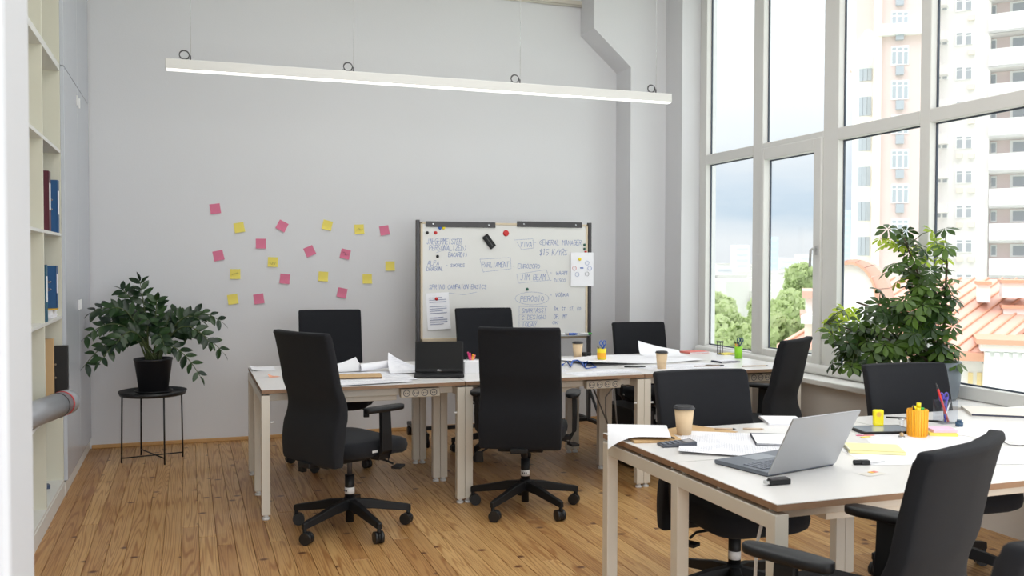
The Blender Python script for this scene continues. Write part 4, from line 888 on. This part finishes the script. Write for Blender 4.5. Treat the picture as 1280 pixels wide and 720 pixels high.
# --- far row, left desk
sheet('paper_sheet', 328, 461, .16, .24, 0, 'white sheet with curled edge at the left end of the far desk', PAPER, curls=((-1, 0, .012, 2),))
sheet('sticky_pad', 342, 471, .07, .06, 20, 'peach curled sticky slip at the left desk end', mat('note_peach', (236, 170, 140), .7), curls=((-1, 1, .02, 2),), cat='note')
sheet('plan_sheet', 450, 467, .62, .50, 2, 'large plan sheet with thin drawings on the left far desk', PRINT, wave=.004, at=(1.0, 5.72), z=ZD+.001)
sheet('plan_sheet', 0, 0, .44, .30, 8, 'second plan sheet with dark sketch lying under the brown folder', PRINT2, z=ZD+.0065, at=(1.03, 5.50))
def roll(P0, P1, r_, lab, name='paper_roll'):
    e = empty(name, P0, 0, lab, 'paper roll'); d = P1-P0; a = d.normalized().orthogonal().normalized(); b = d.normalized().cross(a); q = MB(); n_ = 40; vs = []
    for i in range(n_): t = 4.2*pi*i/n_; rr = r_*(1-.35*i/n_); vs += [a*cos(t)*rr+b*sin(t)*rr, d+a*cos(t)*rr+b*sin(t)*rr]
    q.add(vs, [(2*i, 2*i+1, 2*i+3, 2*i+2) for i in range(n_-1)], True); q.build('rolled_sheet', PAPER, e)
roll(Gz(450, 460, ZD+.03), Gz(486, 455, ZD+.045), .026, 'white rolled-up drawing on the left far desk')
sheet('curled_sheet', 430, 462, .26, .24, 10, 'white sheet curling up beside the black chair', PAPER, curls=((-1, .3, .05, 2.0), (.6, 1, .07, 2)), z=ZD+.009)
book('folder', 443, 470.5, .33, .20, .006, -8, 'brown kraft folder lying at the front of the left far desk', KRAFT, z=ZD+.012, cm=INKD, cat='folder')
sheet('curled_sheet', 0, 0, .30, .30, 0, 'white sheet with one corner sticking up left of the black laptop', PRINT, curls=((-1, 1, .11, 1.6),), at=(1.36, 5.93), z=ZD+.009)
# black laptop
bl = empty('black_laptop', (Gz(549, 473, ZD).x, Gz(549, 473, ZD).y, ZD+.004), R(-15), 'black laptop open on the left far desk', 'laptop')
MB().b2((-.155, 0, .001), (.155, .215, .014)).build('base', PLA, bl, bev=.003)
MB().b2((-.14, .09, .014), (.14, .195, .0155)).build('keyboard', SCR, bl)
M_ = Matrix.Translation((0, .215, .014)) @ Matrix.Rotation(R(-22), 4, 'X')
ll = MB().b2((-.155, -.003, 0), (.155, .004, .200), M_).build('lid', PLA, bl, bev=.002); MB().b2((-.147, -.0045, .016), (.147, -.003, .194), M_).build('screen', SCR, ll)
q = MB()
for s_ in strokes('DELL', .026, .007, 2, .05): ribbon(q, s_, 0, .0009)
lo = q.build('logo', WLAB, ll); lo.matrix_local = M_ @ Matrix.Translation((-.013, -.0050, .004))
# white box and pink pens behind the laptop
P = Gz(592, 466, ZD); bx = MB().b2((-.09, -.05, 0), (.09, .05, .075)).build('white_box', PAPER, loc=(P.x+.02, P.y+.02, ZD), bev=.002); tag(bx, 'low white box right of the black laptop', 'box')
hp = Vector((P.x+.02, P.y+.06+.05, ZD)); e = empty('pen_holder', hp, 0, 'small clear holder with pink pens behind the white box', 'pen holder'); MB().lathe([(.001, 0), (.032, 0), (.036, .085), (.034, .085)], 20).build('cup', CLEAR, e)
for k, (dx, m, c) in enumerate(((-.03, MAG, 'magenta'), (-.012, MAG, 'pink'), (.012, ORG, 'orange'), (.028, COR, 'coral'))): upright(hp, dx, .01*k-.01, .12-.008*k, m, f'{c} pen standing behind the white box', r_=.006, cap=m)
# --- middle desk
cup(722, 447, .125, 'paper coffee cup on the middle far desk by the whiteboard', 1.0)
P = Gz(733, 446, ZD); e = empty('cap_lens', P, 0, 'small black camera lens cap pair beside the far cup', 'gadget'); e.name = 'desk_gadget'; MB().cyl((-.03, 0, .018), (.0, 0, .018), .018, 16).cyl((.0, 0, .02), (.035, 0, .02), .014, 16).build('body', PLA, e)
e_, P = holder(752, 450, .034, .085, YP, 'yellow pen holder with orange patch on the middle far desk'); MB().lathe([(.0335, .015), (.0350, .055)], 24).build('patch', ORG, e_)
scissors(P, .01, 0, .14, BLU, 'blue-handled scissors standing in the yellow holder'); upright(P, -.03, .01, .10, DKM, 'dark pen leaning left in the yellow holder'); upright(P, .03, .01, .11, BLU, 'blue pen leaning right in the yellow holder')
# lanyard / glasses in blue
q = MB(); pts = [Gz(x, y, ZD+.010) for x, y in ((703, 456), (709, 453), (713, 458), (716, 452), (722, 450.5), (727, 454), (731, 458), (734, 453), (728, 455))]; o = Vector(pts[0]); q.tube([p_-o+Vector((0, 0, .006*(i % 2))) for i, p_ in enumerate(pts)], .006, 6)
q2 = [Gz(x, y, ZD+.005) for x, y in ((727, 455), (739, 453.5), (745, 459), (733, 460.5), (727, 455))]; q.tube([p_-o for p_ in q2], .0035, 6); tag(q.build('badge_lanyard', BLU, loc=o), 'blue lanyard with a badge frame on the middle far desk', 'lanyard')
sheet('paper_sheet', 0, 0, .30, .21, 10, 'white sheet with dark edge lying at the front of the middle desk', PRINT, at=(2.45, 5.46))
sheet('paper_sheet', 0, 0, .30, .21, -12, 'white sheet half under its neighbour on the middle desk', PRINT, at=(2.66, 5.52), z=ZD+.002)
sheet('paper_sheet', 0, 0, .30, .21, 40, 'white sheet beside the chair in the middle desk', PRINT, at=(2.20, 5.62), z=ZD+.0005)
pen(794, 458.5, .15, -18, 'dark grey pen lying between the two far cups')
cup(827, 461, .125, 'paper coffee cup at the seam of the middle and right far desks', 1.0)
# --- right desk
sheet('plan_sheet', 0, 0, .95, .55, 6, 'very large white plan sheet spread over the far right desk', PAPER, wave=.012, curls=((-1, -.5, .02, 2),), at=(3.05, 6.12))
sheet('curled_sheet', 0, 0, .34, .30, -12, 'white sheet with raised corner near the corner pillar', PAPER, curls=((-.3, 1, .10, 2.4),), at=(3.42, 6.28), z=ZD+.014)
sheet('plan_sheet', 0, 0, .60, .30, 4, 'printed sheet lying right of the seam cup', PRINT, at=(3.2, 5.62))
book('notebook', 868, 441, .19, .13, .014, 8, 'coral red notebook on the far right desk near the window', COR)
bk_ = book('spiral_notebook', 907, 452.5, .17, .12, .010, 6, 'small black-covered notebook with printed page', INKD, cat='notebook'); sheet('paper_sheet', 907, 450.5, .15, .10, 6, 'small printed page on the black notebook', PRINT2, z=ZD+.012)
pen(885, 457.5, .20, -12, 'light wooden pencil left of the black notebook', WOODP, name='pencil'); pen(893, 456.5, .13, 152, 'black pen beside the pencil on the far right desk'); pen(944, 457.3, .20, -6, 'wooden pencil at the front edge of the right far desk', WOODP, name='pencil')
P = Gz(900, 443, ZD); e = empty('sand_timer', P, 0, 'small black and clear sand timer by the window', 'sand timer')
MB().cyl((0, 0, 0), (0, 0, .006), .026, 20).build('end_plate', PLA, e); MB().cyl((0, 0, .094), (0, 0, .104), .028, 20).build('end_plate', PLA, e); MB().lathe([(.020, .006), (.020, .03), (.004, .05), (.020, .07), (.020, .094)], 20).build('glass', CLEAR, e)
for a in (0, 2.1, 4.2): MB().cyl((.024*cos(a), .024*sin(a), 0), (.024*cos(a), .024*sin(a), .1), .0025, 6).build('rod', PLA, e)
nb = MB().box((0, 0, .006), (.10, .07, .012), rz=.1).build('sticky_pad', YEL, loc=Gz(908, 443, ZD)); tag(nb, 'yellow sticky pad beside the sand timer', 'note')
e_, P = holder(923, 448, .030, .090, GRN, 'bright green pen holder in front of the window')
scissors(P, .018, 0, .155, mat('plastic_navy', (40, 70, 120), .4), 'navy-handled scissors in the green holder')
for k, (dx, m, c, L_) in enumerate(((-.034, ORG, 'orange', .125), (-.022, RED, 'red', .10), (-.002, COR, 'coral', .12))): upright(P, dx, .006*k, L_, m, f'{c} pencil in the green holder', name='pencil', r_=.0045)

# --- near desk, left part
droop = sheet('curled_sheet', 0, 0, .25, .28, -25, 'white sheet drooping over the left corner of the near desk', PAPER, z=ZD+.0215, curls=(), at=(1.752, 3.42))
book('kraft_notebook', 812, 546, .20, .26, .008, -12, 'brown kraft notebook under the drooping sheet', KRAFT, z=ZD+.0005, cm=KRAFT)
sheet('kraft_sheet', 0, 0, .25, .25, 25, 'brown kraft sheet under the near coffee cup', KRAFT, at=(2.03, 3.42), z=ZD+.0006)
pen(828, 544, .15, 100, 'black pencil lying on the kraft notebook', PLA, z=ZD+.0155, name='pencil', tip=KRAFT)
cup(855, 543, .125, 'paper coffee cup with black lid on the near desk', 1.02)
P = Gz(846, 557, ZD); cl = empty('calculator', P, R(-8), 'dark grey pocket calculator near the desk edge', 'calculator')
q = MB(); q.add([(-.07, -.035, 0), (.07, -.035, 0), (.07, .035, 0), (-.07, .035, 0), (-.07, -.035, .008), (.07, -.035, .020), (.07, .035, .020), (-.07, .035, .008)], [(3, 2, 1, 0), (0, 1, 5, 4), (1, 2, 6, 5), (2, 3, 7, 6), (3, 0, 4, 7), (4, 5, 6, 7)]); q.build('body', mat('gadget_grey', (74, 78, 88), .4), cl, bev=.003)
q = MB(); q.add([(.028, -.026, .0175), (.06, -.026, .0202), (.06, .026, .0202), (.028, .026, .0175)], [(0, 1, 2, 3)]); q.build('display', mat('lcd', (150, 160, 176), .2), cl)
for i in range(4):
    for j in range(4): MB().box((-.055+.02*i, -.02+.0135*j, .0108+.0017*i), (.013, .009, .003)).build('key', KEYD, cl)
sheet('plan_sheet', 0, 0, .40, .50, -32, 'architectural plan sheet behind the silver laptop', PRINT, at=(2.02, 3.14), z=ZD+.0012, curls=((-.5, -1, .012, 2),))
sheet('plan_sheet', 0, 0, .30, .42, -60, 'second thin plan sheet fanned out under the first', PRINT, at=(2.12, 3.05), z=ZD+.0004)
pen(907, 536, .09, -24, 'beige pencil lying near the far edge of the near desk, left one', WOODP, name='pencil', tip=BLK); pen(942, 536, .09, -22, 'beige pencil lying near the far edge of the near desk, right one', WOODP, name='pencil', tip=WOODP)
def spiral(px, py, w, l, t, rot, lab, mcov, mpage, n=18, name='spiral_notebook', z=ZD+.0005):
    e = book(name, px, py, w, l, t, rot, lab, mcov, z=z, cm=mpage); MB().b2((-w/2+.004, -l/2+.004, t), (w/2-.004, l/2-.004, t+.0008)).build('top_page', mpage, e)
    q = MB()
    for i in range(n):
        x = -w/2+(i+.5)*w/n; q.tube([(x, l/2+.006*cos(a*pi/4), t/2+(t/2+.003)*sin(a*pi/4)) for a in range(9)], .0009, 4, False)
    q.build('wire_binding', CHR, e); return e
spiral(978, 527, .17, .20, .009, -22, 'open white spiral notebook behind the silver laptop', PAPER, PAPER)
book('sketchbook', 968, 551, .17, .22, .010, -28, 'white tablet-thin notebook with dark cover edge', INKD, cat='notebook')
sheet('paper_sheet', 968, 548.5, .16, .21, -28, 'white page on the dark-edged notebook', PAPER, z=ZD+.0115)
# silver laptop
hA, hB = Vector((1.818, 2.612, ZD)), Vector((2.150, 2.690, ZD)); ux = (hB-hA).normalized(); ang = atan2(ux.y, ux.x)
sl = empty('silver_laptop', (hA+hB)/2, ang, 'open silver laptop with its lid towards the camera on the near desk', 'laptop'); hw = (hB-hA).length/2
bo = MB().b2((-hw, 0, .002), (hw, .245, .016)).build('base', mat('laptop_deck', (112, 118, 128), .4, metal=.5), sl, bev=.003)
MB().b2((-hw+.004, .003, 0), (hw-.004, .242, .002)).build('underside', PLA, bo)
for i in range(14):
    for j in range(5): MB().box((-hw+.032+.0205*i, .045+.019*j, .0172), (.0165, .0150, .0022)).build('key', KEYD, bo)
MB().box((.0, .190, .0163), (.11, .07, .0008)).build('touchpad', mat('touchpad', (140, 146, 156), .3), bo)
M_ = Matrix.Translation((0, 0, .010)) @ Matrix.Rotation(R(27), 4, 'X')
li = MB().b2((-hw, -.006, 0), (hw, 0, .228), M_).build('lid', ALU, sl, bev=.003); MB().b2((-hw+.006, 0, .012), (hw-.006, .001, .222), M_).build('screen', SCR, li)
P = Gz(972, 606, ZD); us = empty('usb_stick', P, R(-2), 'small black stapler-like gadget at the front edge of the near desk', 'gadget'); us.name = 'mini_stapler'
MB().b2((-.036, -.010, .001), (.044, .010, .019)).build('body', PLA, us, bev=.003); MB().b2((-.032, -.011, .017), (.036, .011, .024)).build('top_arm', DKM, us, bev=.003); MB().b2((-.048, -.008, .006), (-.034, .008, .016)).build('metal_end', CHR, us)
# --- near desk, right part
sheet('paper_sheet', 0, 0, .30, .42, 75, 'white paper sheet right of the silver laptop', PAPER, at=(2.52, 2.74)); sheet('paper_sheet', 0, 0, .30, .42, 60, 'printed sheet partly under the yellow notepad', PRINT, at=(2.78, 2.95), z=ZD+.0004)
spiral(1092, 563, .15, .20, .012, 60, 'pale yellow lined spiral pad beside the silver laptop', NPAD, NPAD, 20, 'spiral_pad', z=ZD+.0015)
P = Gz(1077, 581, ZD); e = empty('binder_clip', P, R(-15), 'black clip with silver pen end right of the laptop', 'clip'); MB().cyl((-.03, 0, .009), (.0, 0, .009), .009, 12).box((.012, 0, .009), (.03, .022, .016)).build('body', PLA, e, bev=.002); MB().tube([(.02, 0, .008), (.06, .012, .006), (.10, .03, .004)], [.004, .003, .001], 6).build('tip', CHR, e)
o = sheet('index_tabs', 1090, 592, .09, .05, 10, 'strip of clear and coloured index tabs near the front', mat('tabs_clear', (226, 222, 214), .4), cat='tabs')
for k, m in enumerate((AMB, COR)): MB().box((.01+.018*k, .012, .001), (.016, .018, .0008)).build('tab', m, o)
for k, (px, m, c) in enumerate(((1077, MAG, 'pink'), (1086, COR, 'orange'), (1082, YP, 'yellow'))):
    tag(MB().box((0, 0, .0012+.0002*k), (.045, .014, .0012), rz=-.4+.2*k).build('page_marker', m, loc=Gz(px, 544.5+2*(k == 2), ZD)), f'small {c} page marker strip beside the tablet', 'marker strip')
tbk = book('tablet', 1102, 538.5, .24, .155, .010, -12, 'black-edged tablet lying under the yellow timer', PLA, cat='tablet', cm=PLA); MB().b2((-.108, -.066, .010), (.108, .066, .0106)).build('screen', mat('tablet_screen', (170, 178, 188), .1), tbk)
P = Gz(1097.5, 532, ZD+.0108); e = empty('yellow_timer', P, R(-25), 'bright yellow pencil sharpener box standing on the tablet', 'sharpener'); e.name = 'pencil_sharpener'; MB().b2((-.022, -.012, 0), (.022, .012, .070)).build('body', mat('yellow_clear', (252, 236, 20), .2), e, bev=.006); MB().cyl((0, -.0125, .05), (0, -.0135, .05), .010, 16).build('dial', AMB, e)
P = Gz(1127, 547, ZD); e = empty('sand_timer', P, 0, 'tiny clear sand timer beside the orange holder', 'sand timer'); MB().cyl((0, 0, 0), (0, 0, .006), .013, 16).build('end_plate', CHR, e); MB().cyl((0, 0, .074), (0, 0, .080), .013, 16).build('end_plate', CHR, e); MB().lathe([(.009, .006), (.009, .025), (.002, .04), (.009, .055), (.009, .074)], 16).build('glass', CLEAR, e); MB().lathe([(.008, .007), (.007, .018), (.001, .022)], 12).build('sand', KRAFT, e)
e_, P = holder(1146.5, 545, .040, .112, ORG, 'orange fluted pen holder on the near desk', n=24, flut=1)
for k in range(20): a = 2*pi*k/20; MB().cyl((.0385*cos(a), .0385*sin(a), .005), (.0408*cos(a), .0408*sin(a), .108), .0022, 5).build('rib', ORG, e_)
upright(P, -.024, 0, .125, mat('pen_brown', (66, 50, 44), .4), 'dark brown pen in the orange holder'); upright(P, -.008, .01, .118, YP, 'yellow highlighter in the orange holder, left one', r_=.009, cap=YP, name='highlighter'); upright(P, .006, .0, .132, YP, 'taller yellow highlighter in the orange holder', r_=.009, cap=YP, name='highlighter'); upright(P, .024, .0, .112, GR2, 'green highlighter in the orange holder', r_=.009, cap=GR2, name='highlighter')
for k, (dx, dy, m, lb) in enumerate(((0, 0, YEL, 'yellow sticky pad at the bottom of the stack by the orange holder'), (.01, .01, mat('pad_lilac', (234, 196, 220), .7), 'lilac pink sticky pad on top of the yellow one'))):
    P = Gz(1176, 543, ZD); tag(MB().box((dx, dy, .006+.0125*k), (.11-.01*k, .09, .012), rz=-.5+.15*k).build('sticky_pad', m, loc=(P.x, P.y, ZD)), lb, 'note')
P = Gz(1181, 535, ZD+.0); P.y += .10; P.x += .10; e = empty('pen_holder', P, R(-10), 'clear square pen holder with red pencil and purple scissors', 'pen holder'); q = MB()
for p, q_ in (((-.04, -.032), (.04, -.030)), ((-.04, .030), (.04, .032)), ((-.04, -.032), (-.038, .032)), ((.038, -.032), (.04, .032))): q.b2((p[0], p[1], .0), (q_[0], q_[1], .105))
q.b2((-.04, -.032, 0), (.04, .032, .003)); q.build('cup', CLEAR, e)
upright(P, -.055, .0, .175, RED, 'long red pencil leaning left in the clear holder', name='pencil', r_=.005, cap=None); scissors(P, .0, .012, .13, PUR, 'purple-handled scissors in the clear holder'); upright(P, .02, .01, .13, PUR, 'purple pen in the clear holder'); upright(P, .03, 0, .10, CHR, 'metal pen in the clear holder')
pen(1131, 522.5, .16, -34, 'black pen lying behind the yellow sharpener'); pen(1163, 526, .10, -34, 'short black pen piece behind the orange holder')
tag(MB().cyl((0, 0, 0), (0, 0, .02), .016, 20).cyl((0, 0, .02), (0, 0, .03), .01, 16).build('ink_bottle', mat('ink_glass', (50, 80, 110), .2), loc=Gz(1199, 533, ZD)), 'tiny dark blue ink pot right of the clear holder', 'ink pot')
book('binder_notebook', 1256, 517, .34, .25, .012, -35, 'large white notebook with dark edge near the window sill', mat('cover_sand', (232, 226, 216), .6), cat='notebook', cm=INKD)
sheet('paper_sheet', 0, 0, .42, .30, -20, 'white sheet at the right edge of the near desks', PRINT, at=(2.93, 2.60)); sheet('paper_sheet', 0, 0, .42, .30, 20, 'white sheet in front of the window notebook', PAPER, at=(3.25, 3.02), z=ZD+.0008)
q = MB(); pts = [Gz(x, y, ZD+.004) for x, y in ((1241, 547), (1250, 551), (1262, 556), (1275, 557), (1290, 556))]; o = Vector(pts[0]); tag(q.build('thin_cable', DKM, loc=o) if q.tube([p_-o for p_ in pts], .0018, 6) else None, 'thin dark cable on the right near desk', 'cable')
# --- under the desks
pc = empty('computer_tower', (3.02, 6.06, 0), R(4), 'black computer tower under the far right desk', 'computer'); MB().b2((-.09, -.22, .015), (.09, .22, .42)).build('case', PLA, pc, bev=.006); MB().b2((-.075, -.224, .30), (.075, -.219, .40)).build('drive_bay', DKM, pc)
q = MB(); q.cyl((-.0, -.223, .25), (0, -.226, .25), .03, 20); q.build('fan_grille', DKM, pc)
q = MB(); q.tube([(2.60, 5.41, .66), (2.56, 5.46, .58), (2.58, 5.5, .46), (2.64, 5.6, .38), (2.7, 5.8, .42), (2.66, 5.9, .60)], .005, 6).tube([(2.60, 5.42, .66), (2.66, 5.5, .40), (2.78, 5.72, .18), (2.9, 5.78, .06)], .005, 6).tube([(2.66, 5.42, .66), (2.74, 5.5, .64), (2.86, 5.52, .66)], .006, 6)
tag(q.build('power_cables', mat('cable_grey', (120, 118, 116), .5)), 'tangle of cables hanging below the middle and right far desks', 'cable')
q = MB(); q.tube([(2.92, 5.7, .008), (3.05, 5.62, .010), (3.2, 5.72, .008), (3.32, 5.85, .010), (3.2, 6.0, .008)], .006, 6); tag(q.build('floor_cable', PLA), 'black cable lying on the floor by the computer tower', 'cable')
q = MB(); q.tube([Gy(962, 640, 2.50), Gy(952, 655, 2.50), Gy(946, 680, 2.50), Gy(944, 720, 2.50), Gy(948, 790, 2.52), Gy(975, 860, 2.6), Gy(1010, 880, 2.8)], .0055, 8); tag(q.build('white_cable', WLAB), 'white cable hanging beside the front leg of the near desk', 'cable')
# the sheet over the desk corner bends down past the edge
for v in droop.data.vertices:
    X = 1.752+v.co.x*cos(R(-25))-v.co.y*sin(R(-25)); v.co.z += -3.6*max(0, 1.70-X)**2
